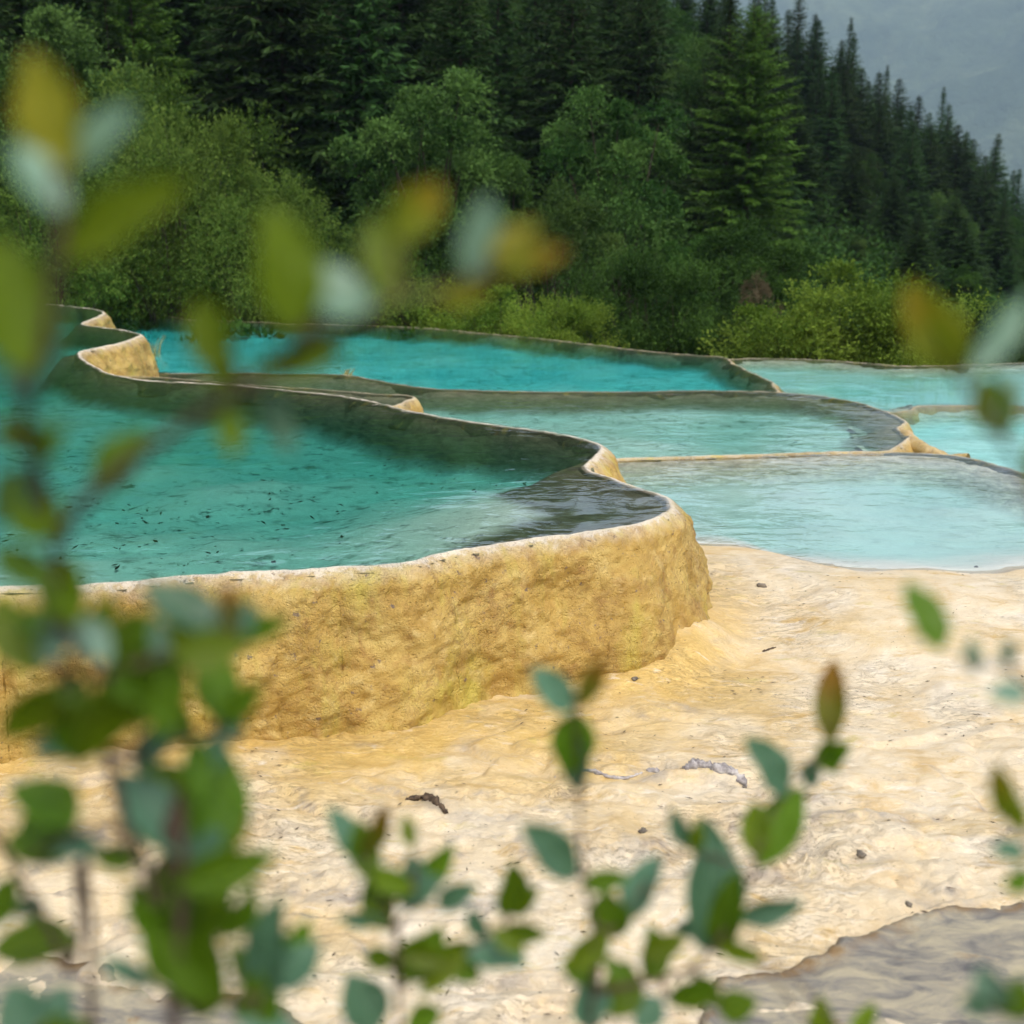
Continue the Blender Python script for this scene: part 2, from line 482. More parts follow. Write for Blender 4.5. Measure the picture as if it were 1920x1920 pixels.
rr = np.exp(np.linspace(math.log(1.1), math.log(9.6), 620))
aa = np.radians(np.linspace(-40, 42, 470))
RR, AA = np.meshgrid(rr, aa, indexing='ij')
gx, gy = (RR * np.sin(AA)).ravel(), (RR * np.cos(AA)).ravel()
gz, crest, gd = ground_z(gx, gy)
gz = np.where(gd < -0.02, np.minimum(gz, -0.72), gz)
ochre = smooth(1.7, 0.3, gd + 0.5 * fbm(xyz(gx, gy) * 1.3, 3)) * smooth(1.7, 0.9, gx)
ochre = np.maximum(ochre, 0.35 * smooth(0.2, 0.6, fbm(xyz(gx, gy) * [0.7, 1.6, 1] + 20, 3)))
M_GROUND = m_ground()
tag(obj('ground', mesh_np('ground', np.stack([gx, gy, gz], 1), grid_faces(620, 470), M_GROUND, attrs={'ochre': ochre, 'crest': crest})),
    'pale ochre travertine flat spreading in front of the pools', kind='structure')

# ------------------------------------------------------------------ pools
M_RIM = m_rim('golden_travertine')
M_RIMFAR = m_rim('weathered_travertine', lip=(0.42, 0.36, 0.25))
M_RIMTHIN = m_rim('thin_lipped_travertine', lip=(0.55, 0.47, 0.33))
FLOOR = (0.80, 0.79, 0.66)
M_BAS_MAIN = m_basin('pool_floor_main', FLOOR, (0.10, 0.095, 0.055))
M_BAS_FAR = m_basin('pool_floor_far', (0.84, 0.84, 0.76), (0.15, 0.14, 0.09))
M_BAS_PALE = m_basin('pool_floor_pale', (0.86, 0.84, 0.74), (0.40, 0.37, 0.29), 0.3)

def inflate(poly, e):
    """move a closed outline outwards by e along its normals"""
    T = np.roll(poly, -1, 0) - np.roll(poly, 1, 0)
    Nn = np.stack([T[:, 1], -T[:, 0]], 1)
    Nn /= np.linalg.norm(Nn, axis=1)[:, None] + 1e-9
    area = 0.5 * np.sum(poly[:, 0] * np.roll(poly[:, 1], -1) - np.roll(poly[:, 0], -1) * poly[:, 1])
    return poly + Nn * e * (1 if area > 0 else -1)

def water_mesh(name, poly, z, depth, mat):
    n = len(poly)
    me = bpy.data.meshes.new(name)
    V = [(x, y, z) for x, y in poly] + [(x, y, z - depth) for x, y in poly]
    Fs = [tuple(range(n)), tuple(range(2 * n - 1, n - 1, -1))] + [(i, i + n, (i + 1) % n + n, (i + 1) % n) for i in range(n)]
    area = 0.5 * np.sum(poly[:, 0] * np.roll(poly[:, 1], -1) - np.roll(poly[:, 0], -1) * poly[:, 1])
    if area < 0:
        Fs = [f[::-1] for f in Fs]
    me.from_pydata(V, [], Fs)
    me.update()
    me.materials.append(mat)
    return me

def basin_mesh(name, poly, z, depth, width, mat, step, seed=0.0, floor_fn=None, shoal=None):
    lo, hi = poly.min(0) - 0.1, poly.max(0) + 0.1
    lo[0] = max(lo[0], -14); hi[0] = min(hi[0], 24)
    nx, ny = int((hi[0] - lo[0]) / step) + 2, int((hi[1] - lo[1]) / step) + 2
    X, Y = np.meshgrid(lo[0] + np.arange(nx) * step, lo[1] + np.arange(ny) * step, indexing='ij')
    P = np.stack([X.ravel(), Y.ravel()], 1)
    d, ins = poly_dist(P, poly)
    s = np.where(ins, d, -d)
    q = xyz(P[:, 0], P[:, 1], seed)
    s2 = s + 0.25 * width * fbm(q * 1.5, 3)
    k = smooth(-0.02, width, np.maximum(s2, s * 0.3))
    if shoal is not None:
        k = k * (0.20 + 0.80 * smooth(0.45, 2.1, np.hypot(P[:, 0] - shoal[0], P[:, 1] - shoal[1])))
    zz = z - 0.02 - depth * k * (0.86 + 0.3 * fbm(q * 0.6, 3)) + 0.02 * fbm(q * 4, 3) * k
    if shoal is not None:
        s2 = s2 - 0.34 * smooth(1.7, 0.3, np.hypot(P[:, 0] - shoal[0], P[:, 1] - shoal[1]))
    wall = 1 - smooth(0.25 * width, 1.35 * width, s2)
    if floor_fn is not None:
        zz = np.maximum(zz, floor_fn(P[:, 0], P[:, 1]))
        wall = wall * smooth(1.2, 2.0, P[:, 1] - np.interp(P[:, 0], shore[:, 0], shore[:, 1]))
    keep = s > -0.09
    Fq = grid_faces(nx, ny)
    Fq = Fq[keep[Fq].all(1)]
    used = np.unique(Fq)
    mp = np.full(len(P), -1); mp[used] = np.arange(len(used))
    V = np.stack([P[:, 0], P[:, 1], zz], 1)[used]
    return mesh_np(name, V, mp[Fq], mat, attrs={'wall': wall[used]})

def rim_mesh(name, line, closed, side, z, prof, mat, rough=0.02, bulge=0.0, scale=1.0, lipz=0.004):
    """loft: line (n,2), side +1/-1 = outward to the left/right of travel, prof list of (outward, z relative to level)"""
    L = line
    T = (np.roll(L, -1, 0) - np.roll(L, 1, 0)) if closed else np.gradient(L, axis=0)
    # smooth the tangents a little so the offset does not fold at notches
    for _ in range(3):
        if closed:
            T = (np.roll(T, 1, 0) + T + np.roll(T, -1, 0)) / 3
        else:
            T[1:-1] = (T[:-2] + T[1:-1] + T[2:]) / 3
    Nn = np.stack([-T[:, 1], T[:, 0]], 1) * side
    Nn /= np.linalg.norm(Nn, axis=1)[:, None] + 1e-9
    pr = catmull(np.array(prof), 0.014 * scale)
    n, m = len(L), len(pr)
    O = np.repeat(pr[:, 0][None], n, 0)
    Z = np.repeat(pr[:, 1][None], n, 0)
    X = L[:, 0][:, None] + Nn[:, 0][:, None] * O
    Y = L[:, 1][:, None] + Nn[:, 1][:, None] * O
    P = np.stack([X.ravel(), Y.ravel(), (z + Z).ravel()], 1)
    dn = -Z.ravel()
    w = smooth(0.0, 0.10, dn) * (O.ravel() > 0)
    amp = w * (bulge * fbm(P * [1.25, 1.25, 0.7] + 5, 2) * smooth(0.04, 0.3, dn) + 1.2 * rough * perlin(P * 5.0 + 2) + rough * (0.8 * fbm(P * 11, 4, 0.6)))
    amp += w * rough * 0.55 * np.abs(perlin(P * 24)) + 0.18 * rough * perlin(P * 40 + 3)
    Nx, Ny = np.repeat(Nn[:, 0], m), np.repeat(Nn[:, 1], m)
    P[:, 0] += Nx * amp; P[:, 1] += Ny * amp
    lipw = np.exp(-(dn / 0.03) ** 2)
    P[:, 2] += lipw * lipz * (fbm(P * [9, 9, 0] , 3) + 0.3) - w * 0.4 * rough * perlin(P * 9 + 8)
    if closed:
        i = np.arange(n)[:, None]
        j = np.arange(m - 1)
        i2 = (i + 1) % n
        Fq = np.stack([i * m + j, i * m + j + 1, i2 * m + j + 1, i2 * m + j], -1).reshape(-1, 4)
    else:
        Fq = grid_faces(n, m)
    if side < 0:
        Fq = Fq[:, ::-1]
    O_ = O.ravel()
    inner = smooth(0.022, 0.008, O_)
    return mesh_np(name, P, Fq, mat, attrs={'down': np.where(O_ < 0.03, 0.0, np.maximum(dn, 0) + 0.35 * np.maximum(O_ - 0.036, 0)), 'inner': inner})

def pool(label, outline, z, depth, width, wat, bas, rims, step=0.06, group=None, floor_fn=None, wdepth=None, seed=0.0, cut=2, bcut=2, shoal=None):
    root = bpy.data.objects.new('travertine_pool', None)
    COL.objects.link(root)
    root.empty_display_size = 0.3
    c = outline.mean(0)
    root.location = (c[0], c[1], z - depth)
    off = Matrix.Translation(-Vector(root.location))
    tag(root, label, 'pool')
    w = obj('water', water_mesh('water', inflate(outline, 0.03)[::cut], z, wdepth or depth * 1.5 + 0.04, wat), root)
    b = obj('basin', basin_mesh('basin', outline[::bcut], z, depth, width, bas, step, seed, floor_fn, shoal), root)
    parts = [w, b] + [obj('rim', me, root) for me in rims]
    for o in parts:
        o.matrix_parent_inverse = off
    return root

area_main = 0.5 * np.sum(main[:, 0] * np.roll(main[:, 1], -1) - np.roll(main[:, 0], -1) * main[:, 1])
out_side = -1 if area_main > 0 else 1
prof_main = [(-0.10, -0.12), (-0.045, -0.055), (0.0, -0.016), (0.018, -0.005), (0.033, 0.002), (0.046, -0.003), (0.08, -0.028), (0.118, -0.075), (0.145, -0.15), (0.180, -0.25), (0.207, -0.36), (0.222, -0.48), (0.225, -0.60), (0.225, -0.70), (0.25, -0.82)]
# finer spacing along the near stretch of the big rim
fine = wob(catmull(pxs(main_px, 0.0), 0.012, True), 0.020)
dist_c = np.linalg.norm(fine, axis=1)
keepm = np.zeros(len(fine), bool); acc = 0.0
for i in range(len(fine)):
    acc += 0.012
    if acc >= (0.012 if (dist_c[i] < 8.6 and fine[i, 0] > -2.6) else 0.036):
        keepm[i] = True; acc = 0.0
main_rim = fine[keepm]
W_MAIN = m_water('water_main', (1.15, 0.26, 0.28), 0.30, 1.55)
pool('large raised green pool with thick golden rim, in front of all other pools', main, 0.001, 0.33, 0.36, W_MAIN, M_BAS_MAIN,
     [rim_mesh('rim', main_rim, True, out_side, 0.0, prof_main, M_RIM, 0.022, 0.11)], 0.05, bcut=6, shoal=on_z(1165, 925, 0))

prof_low = [(-0.12, -0.13), (-0.05, -0.05), (0.0, -0.014), (0.02, -0.004), (0.032, 0.001), (0.044, -0.006), (0.08, -0.05), (0.115, -0.14), (0.14, -0.30), (0.20, -0.55)]
prof_far = [(-0.14, -0.13), (-0.06, -0.05), (0.0, -0.016), (0.02, -0.004), (0.035, 0.002), (0.055, -0.01), (0.12, -0.07), (0.2, -0.2), (0.3, -0.6)]

# middle pool
ZB = -0.538
b_far = [(180, 706), (300, 701), (450, 700), (560, 701), (640, 703), (700, 713), (750, 722), (800, 728), (850, 731), (1000, 735), (1150, 735), (1300, 733), (1400, 734), (1480, 738), (1540, 743), (1600, 754), (1640, 766), (1672, 780), (1690, 787)]
b_tip = [(1694, 793), (1680, 799), (1684, 808), (1700, 815), (1690, 826), (1668, 838), (1655, 844)]
b_near = [(1600, 845), (1500, 848), (1400, 851), (1250, 855), (1160, 858), (1080, 862)]
bl = pxs(b_far + b_tip + b_near, ZB)
B_line = wob(catmull(bl, 0.04), 0.03, 2.2)
B_out = np.vstack([B_line, pxs([(1000, 868), (800, 800), (500, 760), (180, 735)], ZB)])
W_B = m_water('water_middle', (0.75, 0.24, 0.27), 0.40, 1.30)
pool_b = pool('middle green pool with a sandy beak of rim at its tip, behind the large pool', B_out, ZB, 0.22, 0.45, W_B, M_BAS_FAR,
     [rim_mesh('rim', B_line, False, 1, ZB, prof_low, M_RIMTHIN, 0.016, 0.02)], 0.08, seed=3.0, cut=1)

BK = np.array([[*on_z(a_, b_, z_), z_ - r_] for a_, b_, z_, r_ in ((1684, 798, -0.535, 0.03), (1700, 812, -0.54, 0.05), (1728, 830, -0.55, 0.07), (1765, 842, -0.56, 0.07), (1815, 852, -0.575, 0.06))])
BK = catmull(BK, 0.02)
V, Q = tube(BK, np.interp(np.linspace(0, 1, len(BK)), [0, 0.15, 0.5, 1], [0.03, 0.055, 0.075, 0.05]), 22)
V = V + unit(V - np.repeat(BK, 22, 0)) * (0.03 * fbm(V * 5, 4)[:, None])
bk = obj('rim_spur', mesh_np('rim_spur', V, Q, M_RIM, attrs={'down': np.full(len(V), 0.06), 'inner': np.zeros(len(V))}), pool_b)
bk.matrix_parent_inverse = pool_b.matrix_basis.inverted()

# small pool wedged behind the large rim
ZP = -0.30
pl = pxs([(650, 796), (690, 778), (716, 766), (742, 757), (764, 748), (768, 744), (752, 741), (700, 739), (620, 732), (500, 724), (400, 716), (300, 708), (200, 704)], ZP)
P_line = wob(catmull(pl, 0.03), 0.018)
P_out = np.vstack([P_line, pxs([(190, 712), (300, 724), (450, 735), (560, 752)], ZP)])
W_P = m_water('water_small', (0.7, 0.26, 0.28), 0.22, 1.27)
pool('small sliver of a pool wedged just behind the large rim', P_out, ZP, 0.16, 0.3, W_P, M_BAS_FAR,
     [rim_mesh('rim', P_line, False, -1, ZP, prof_low, M_RIMTHIN, 0.016, 0.02)], 0.06, seed=5.0, cut=1)

# far turquoise pool
ZC = -0.60
c_far = [(1448, 738), (1452, 722), (1428, 712), (1408, 700), (1388, 690), (1362, 680), (1352, 671), (1300, 666), (1220, 660), (1100, 645), (1000, 634), (900, 625), (800, 616), (700, 611), (600, 608), (500, 605), (420, 602), (345, 599), (300, 588), (262, 571), (200, 564), (100, 558), (-100, 556)]
C_line = wob(catmull(pxs(c_far, ZC), 0.07), 0.09, 1.2)
C_out = np.vstack([C_line, pxs([(-250, 580), (-300, 640)], ZC), pxs(b_far[1:14], ZB)])
W_C = m_water('water_far_turquoise', (1.35, 0.24, 0.20), 0.24, 1.28)
pool('bright turquoise pool farthest back, along the foot of the forest', C_out, ZC, 0.24, 0.35, W_C, M_BAS_FAR,
     [rim_mesh('rim', C_line, False, -1, ZC, prof_far, M_RIMFAR, 0.02, 0.03, 2.0, 0.008)], 0.12, seed=7.0, cut=1)

# right turquoise pool
ZD = -0.66
d_far = [(1352, 676), (1420, 673), (1500, 674), (1580, 678), (1640, 683), (1700, 686), (1760, 685), (1840, 683), (1930, 681), (2100, 680), (2300, 684)]
D_line = wob(catmull(pxs(d_far, ZD), 0.07), 0.09, 1.2)
de = [(2300, 770), (2100, 764), (1920, 761), (1800, 759), (1720, 760), (1690, 768), (1640, 772)]
DE_line = wob(catmull(pxs(de, ZD), 0.05), 0.05, 1.5)
D_out = np.vstack([D_line, DE_line, pxs([(1600, 756), (1540, 745), (1480, 740), (1450, 736)], ZB), pxs([(1452, 722), (1428, 712), (1408, 700), (1388, 690), (1362, 680)], ZC)])
W_D = m_water('water_right_turquoise', (0.8, 0.16, 0.125), 0.3, 1.30)
pool('light turquoise pool behind the sandy beak, right of the far pool', D_out, ZD, 0.18, 0.4, W_D, M_BAS_PALE,
     [rim_mesh('rim', D_line, False, 1, ZD, prof_far, M_RIMFAR, 0.02, 0.03, 2.0, 0.008),
      rim_mesh('rim', DE_line, False, 1, ZD, prof_low, M_RIMFAR, 0.014, 0.02, 1.5)], 0.10, seed=9.0, cut=1)

# low pool at the right edge
ZE = -0.663
E_out = np.vstack([pxs([(1600, 775), (1690, 764), (1720, 757), (1800, 756), (1920, 758), (2100, 760), (2400, 770), (2500, 900), (2300, 1000), (2050, 960)], ZE), pxs([(1920, 892), (1840, 866), (1780, 853), (1700, 846), (1640, 830)], ZR1)])
E_out = catmull(E_out, 0.1, True)
W_E = m_water('water_low', (0.9, 0.14, 0.11), 0.30, 1.27)
pool('pale low pool beyond the sandy beak at the right edge', E_out, ZE, 0.20, 0.5, W_E, M_BAS_PALE, [], 0.10, seed=11.0, cut=1)

# pale pool with the sandy beach
r_far = [(1080, 868), (1160, 862), (1400, 856), (1655, 849), (1720, 850), (1780, 854), (1840, 866), (1920, 890), (2000, 925), (2080, 975), (2160, 1040), (2220, 1110)]
R_line = wob(catmull(pxs(r_far[3:], ZR1), 0.04), 0.03, 2.2)
R_out = np.vstack([pxs(r_far[:3], ZR1), R_line[R_line[:, 1] > np.interp(R_line[:, 0], shore[:, 0], shore[:, 1]) - 0.2], np.stack([np.linspace(2.85, 0.35, 26), np.interp(np.linspace(2.85, 0.35, 26), shore[:, 0], shore[:, 1]) - 0.24], 1)])
W_R = m_water('water_beach', (0.60, 0.125, 0.095), 0.5, 1.45)
pool('pale blue rippled pool lapping the sandy flat on the right', R_out, ZR1, 0.22, 0.4, W_R, M_BAS_PALE,
     [rim_mesh('rim', R_line, False, 1, ZR1, prof_low, M_RIMTHIN, 0.014, 0.02)], 0.06, seed=13.0, cut=1, wdepth=0.5,
     floor_fn=lambda x, y: ground_z(x, y, False) + np.where(y < np.interp(x, shore[:, 0], shore[:, 1]) + 0.10, -0.03, 0.008))

# ------------------------------------------------------------------ hill, mountain
SLOPE_A = np.radians([-180, -95, -60, -24, 0, 8, 14, 18, 23, 40, 95, 180])
SLOPE_T = np.tan(np.radians([-2, 8, 26, 24, 13.2, 9.2, 5.4, 1.5, -3.5, -6, -4, -2]))
def hill_z(x, y):
    r = np.hypot(x, y)
    a = np.arctan2(x, y)
    s = np.interp(a, SLOPE_A, SLOPE_T)
    base = np.where(y > 0, -1.75, -1.3)
    rise = np.clip(r - 35, 0, 190) * 1.10
    return base + rise * s + 0.8 * smooth(30, 55, r) * fbm(xyz(x, y) * 0.06, 3)
M_FLOOR = m_simple('forest_floor', (0.006, 0.012, 0.003), (0.014, 0.022, 0.006), 0.8, 1.0, 0.3, 5, 0.0)
rr = np.concatenate([[0.0], np.exp(np.linspace(math.log(1.0), math.log(1500), 130))])
aa = np.linspace(-math.pi, math.pi, 181)[:-1]
RR, AA = np.meshgrid(rr, aa, indexing='ij')
hx, hy = (RR * np.sin(AA)).ravel(), (RR * np.cos(AA)).ravel()
tag(obj('hill', mesh_np('hill', np.stack([hx, hy, hill_z(hx, hy)], 1), grid_faces(132 - 1, 180, True), M_FLOOR)),
    'dark forest floor of the wooded hillside', kind='structure')

def m_mountain():
    g = N('misty_mountain_forest')
    p = g.pos()
    n1 = g.noise(p, 0.006, 6, 0.62, 0.4)
    n2 = g.noise(p, 0.03, 6, 0.7)
    c = g.ramp(n1, [(0.34, (0.045, 0.075, 0.055)), (0.52, (0.10, 0.14, 0.085)), (0.66, (0.17, 0.21, 0.12))])
    c = g.mix(g.ramp(n2, [(0.4, 0.0), (0.7, 0.8)]), c, (0.04, 0.06, 0.045))
    return g.surf(g.bsdf(c, 0.95, g.bump(n2, 1.0, 30.0), 0.05))
mr = np.linspace(1500, 4200, 170)
ma = np.radians(np.linspace(-12, 46, 240))
RR, AA = np.meshgrid(mr, ma, indexing='ij')
mx, my = (RR * np.sin(AA)).ravel(), (RR * np.cos(AA)).ravel()
mz = -110 + 800 * smooth(1550, 3500, RR.ravel() + 260 * fbm(xyz(mx, my) * 0.0012, 3)) * (0.92 + 0.2 * fbm(xyz(mx, my) * 0.0009 + 4, 3)) + 30 * fbm(xyz(mx, my) * 0.006, 4)
tag(obj('mountain', mesh_np('mountain', np.stack([mx, my, mz], 1), grid_faces(170, 240), m_mountain())),
    'far forested mountainside fading into blue mist', kind='structure')

# ------------------------------------------------------------------ trees
def kites(base, direc, length, width, roll, rng):
    """leaf kites: base (n,3), unit direction, length, width"""
    n = len(base)
    ref = rng.normal(size=(n, 3)) * roll + np.array([0, 0, 1.0])
    side = np.cross(direc, ref); side /= np.linalg.norm(side, axis=1)[:, None] + 1e-9
    L, W = np.asarray(length)[:, None], np.asarray(width)[:, None]
    mid = base + direc * L * 0.45
    V = np.stack([base, mid + side * W * 0.5, base + direc * L, mid - side * W * 0.5], 1).reshape(-1, 3)
    Fq = np.arange(4 * n).reshape(-1, 4)
    return V, Fq

def conifer_mesh(seed, H, R, droop=0.25, dens=1.0, full=0.8, size=1.0):
    rng = np.random.RandomState(seed)
    bases, dirs, lens, wids, leaf_tone = [], [], [], [], []
    tr = Bag()
    hh = np.linspace(-1.0, H, 9)
    bend = np.cumsum(rng.normal(0, 0.02, 9))
    tr.add(*tube(np.stack([bend, bend[::-1] * 0, hh], 1), np.linspace(0.17, 0.015, 9) * H / 14, 7))
    z = 0.05 * H
    while z < H * 0.985:
        t = z / H
        nb = rng.randint(6, 10)
        a0 = rng.uniform(0, 6.28)
        for k in range(nb):
            a = a0 + k * 6.283 / nb + rng.normal(0, 0.25)
            L = R * (1 - t) ** full * rng.uniform(0.6, 1.15) + 0.05
            pitch = 0.55 * t - droop * (1 - t) + rng.normal(0, 0.10)
            d = np.array([math.cos(a), math.sin(a), 0])
            m = max(3, int(L / (0.17 * size) * dens))
            s = np.linspace(0.10, 1, m)
            curve = pitch * s * L - droop * 0.55 * (s ** 2) * L + 0.22 * droop * L * s ** 4
            pts = np.stack([d[0] * s * L, d[1] * s * L, z + curve], 1)
            if L > 0.7:
                tr.add(*tube(np.vstack([[0, 0, z], pts[[m // 2, m - 1]]]), [0.022, 0.012, 0.004], 3))
            perp = np.array([-d[1], d[0], 0])
            for rep in range(3):
                for sg in (-1, 1):
                    fw = 0.55 + rng.uniform(-0.25, 0.5, m)
                    dd = d * fw[:, None] + perp * sg * rng.uniform(0.3, 1.0, m)[:, None] + np.array([0, 0, 1]) * rng.normal(-0.22, 0.28, m)[:, None]
                    bases.append(pts + rng.normal(0, 0.03, (m, 3))); dirs.append(unit(dd))
                    ll = (0.13 + 0.43 * min(1, L / 2.0) * (1 - 0.45 * s)) * rng.uniform(0.6, 1.3, m) * size
                    lens.append(ll); wids.append(ll * rng.uniform(0.16, 0.30, m))
                    leaf_tone.append(np.clip(0.25 + 0.5 * s * rng.uniform(0.3, 1.2, m) + rng.normal(0, 0.12, m), 0, 1))  # darker near the trunk: crown shade put into the tone, plus random scatter
        z += (0.20 + 0.16 * (1 - t)) * H / 14 * rng.uniform(0.75, 1.25)
    b, d = np.vstack(bases), np.vstack(dirs)
    V, Fq = kites(b, d, np.concatenate(lens), np.concatenate(wids), 0.5, rng)
    return V, Fq, np.repeat(np.concatenate(leaf_tone), 4), tr

def broadleaf_mesh(seed, H, R, trunk_h=0.25, clumps=26, twigs=80, leaves=11, leaf=0.13, droop=0.3, wisp=0.0, flat=0.5):
    rng = np.random.RandomState(seed)
    tr = Bag()
    bases, dirs, lens, wids, leaf_tone = [], [], [], [], []
    cz = H * (trunk_h + (1 - trunk_h) * 0.5)
    rz = H * (1 - trunk_h) * 0.5
    for c in range(clumps):
        v = unit(rng.normal(size=3)); v[2] = v[2] * 0.9 + 0.12
        rad = rng.uniform(0.40, 1.0)
        ctr = np.array([v[0] * R * rad, v[1] * R * rad, cz + v[2] * rz * rad])
        cr = R * rng.uniform(0.17, 0.38)
        base = np.array([rng.normal(0, 0.1), rng.normal(0, 0.1), H * trunk_h * rng.uniform(0.4, 1.0)])
        midp = base * 0.45 + ctr * 0.55 + np.array([0, 0, -0.15 * R]) + rng.normal(0, 0.08 * R, 3)
        tr.add(*tube(catmull(np.array([[0, 0, -0.6 if c == 0 else 0.0], base, midp, ctr]), H * 0.12), np.linspace(0.055, 0.008, len(catmull(np.array([[0, 0, -0.6 if c == 0 else 0.0], base, midp, ctr]), H * 0.12))) * H / 6, 5))
        n = int(twigs * rng.uniform(0.7, 1.3))
        tv = unit(rng.normal(size=(n, 3)) + np.array([0, 0, 0.25]) + 0.5 * unit(v))
        st = ctr + tv * cr * rng.uniform(0.25, 0.8, n)[:, None] * [1, 1, flat + 0.3]
        td = unit(tv + np.array([0, 0, wisp]) + rng.normal(0, 0.35, (n, 3)))
        tl = cr * rng.uniform(0.35, 0.8, n) * (1 + 0.6 * wisp)
        s = np.linspace(0.1, 1, leaves)
        pts = st[:, None] + td[:, None] * (tl[:, None] * s)[..., None] + np.array([0, 0, -1.0]) * (droop * tl[:, None] * s ** 2)[..., None]
        pts = pts.reshape(-1, 3) + rng.normal(0, 0.025, (n * leaves, 3))
        dd = unit(np.repeat(td, leaves, 0) + rng.normal(0, 0.75, (n * leaves, 3)) + np.array([0, 0, -droop * 0.5]))
        bases.append(pts); dirs.append(dd)
        ll = leaf * rng.uniform(0.6, 1.3, n * leaves)
        lens.append(ll); wids.append(ll * rng.uniform(0.35, 0.6, n * leaves))
        tone = np.clip(rng.normal(0.42, 0.27), 0.0, 1.0)
        leaf_tone.append(np.clip(tone + np.tile(s * 0.3 - 0.12, n) + rng.normal(0, 0.13, n * leaves), 0, 1))  # inner leaves darker, tips lighter: clump shade put into the tone, plus scatter
    b, d = np.vstack(bases), np.vstack(dirs)
    V, Fq = kites(b, d, np.concatenate(lens), np.concatenate(wids), 1.0, rng)
    return V, Fq, np.repeat(np.concatenate(leaf_tone), 4), tr

M_BARK = m_bark('bark', (0.07, 0.055, 0.042))
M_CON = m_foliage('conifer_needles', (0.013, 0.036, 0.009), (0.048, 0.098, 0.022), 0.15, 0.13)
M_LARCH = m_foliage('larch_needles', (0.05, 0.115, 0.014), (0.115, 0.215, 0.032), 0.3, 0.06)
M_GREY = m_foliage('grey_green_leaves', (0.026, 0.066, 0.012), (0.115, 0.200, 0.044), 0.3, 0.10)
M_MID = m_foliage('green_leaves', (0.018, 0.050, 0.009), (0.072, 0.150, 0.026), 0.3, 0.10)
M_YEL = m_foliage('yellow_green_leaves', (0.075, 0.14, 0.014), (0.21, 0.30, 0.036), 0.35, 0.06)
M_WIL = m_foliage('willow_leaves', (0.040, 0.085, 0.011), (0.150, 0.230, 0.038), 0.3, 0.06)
M_PINK = m_foliage('dry_blossom', (0.10, 0.085, 0.04), (0.20, 0.165, 0.09), 0.2, 0.1)

PROTO = {}
def proto(key, fn):
    if key not in PROTO:
        V, Fq, leaf_tone, tr = fn()
        PROTO[key] = (mesh_np('crown', V, Fq, None, smooth_sh=False, attrs={'leaf_tone': leaf_tone}), tr.mesh('trunk', M_BARK))
        PROTO[key][0].materials.append(M_CON)
    return PROTO[key]
def plant(name, label, cat, key, fn, mat, px, d, top_py, h0, group=None, wide=1.0, rot=None, base=None, zs=None):
    """a tree of prototype height h0 standing d metres away in column px, its tip at row top_py"""
    crown, trunk = proto(key, fn)
    tip = at_d(px, top_py, 1.0) - np.array([0, 0, CAMZ])
    k = d / math.hypot(tip[0], tip[1])
    x, y, zt = tip[0] * k, tip[1] * k, CAMZ + tip[2] * k
    zb = float(hill_z(np.array([x]), np.array([y]))[0]) if base is None else base
    h = max(zt - zb, 0.6)
    s = h / h0
    root = bpy.data.objects.new(name, None)
    COL.objects.link(root)
    root.location = (x, y, zb - 0.05)
    root.rotation_euler = (0, 0, rot if rot is not None else (px * 0.37 + d) % 6.28)
    w = wide if zs is None else wide
    root.scale = (w * (s ** 0.8), w * (s ** 0.8), s)
    tag(root, label, cat, group)
    c = obj('crown', crown, root)
    c.material_slots[0].link = 'OBJECT'
    c.material_slots[0].material = mat
    obj('trunk', trunk, root)
    return root

con = [('conifer%d' % i, (lambda i=i: conifer_mesh(40 + i, 14.0, [3.7, 4.2, 3.3, 3.9][i], [0.30, 0.40, 0.25, 0.35][i], 1.0, [1.0, 0.92, 1.1, 1.0][i]))) for i in range(4)]
B = {
    'broad_a': lambda: broadleaf_mesh(1, 8, 2.6, 0.04, 40, 130, 11, 0.115, 0.25, 0.1),
    'broad_b': lambda: broadleaf_mesh(2, 8, 2.3, 0.03, 42, 130, 11, 0.11, 0.45, 0.0),
    'broad_c': lambda: broadleaf_mesh(3, 8, 2.9, 0.02, 38, 130, 11, 0.12, 0.2, 0.3),
    'willow_a': lambda: broadleaf_mesh(14, 6.5, 3.7, 0.02, 58, 120, 12, 0.10, 0.25, 0.7),
    'willow_b': lambda: broadleaf_mesh(15, 6.5, 4.0, 0.02, 58, 120, 12, 0.10, 0.45, 0.5),
    'shrub_a': lambda: broadleaf_mesh(4, 3, 1.9, 0.02, 34, 95, 11, 0.085, 0.15, 0.6),
    'shrub_b': lambda: broadleaf_mesh(5, 3, 2.2, 0.02, 38, 95, 11, 0.085, 0.1, 0.9),
}
rng = random.Random(11)
def treeline(px):
    return np.interp(px, [-400, 0, 600, 1000, 1200, 1400, 1500, 1590, 1640, 1700, 1770, 1840, 1900, 2000, 2300], [-900, -700, -400, -165, -95, -55, -12, 50, 110, 150, 180, 235, 290, 330, 400])
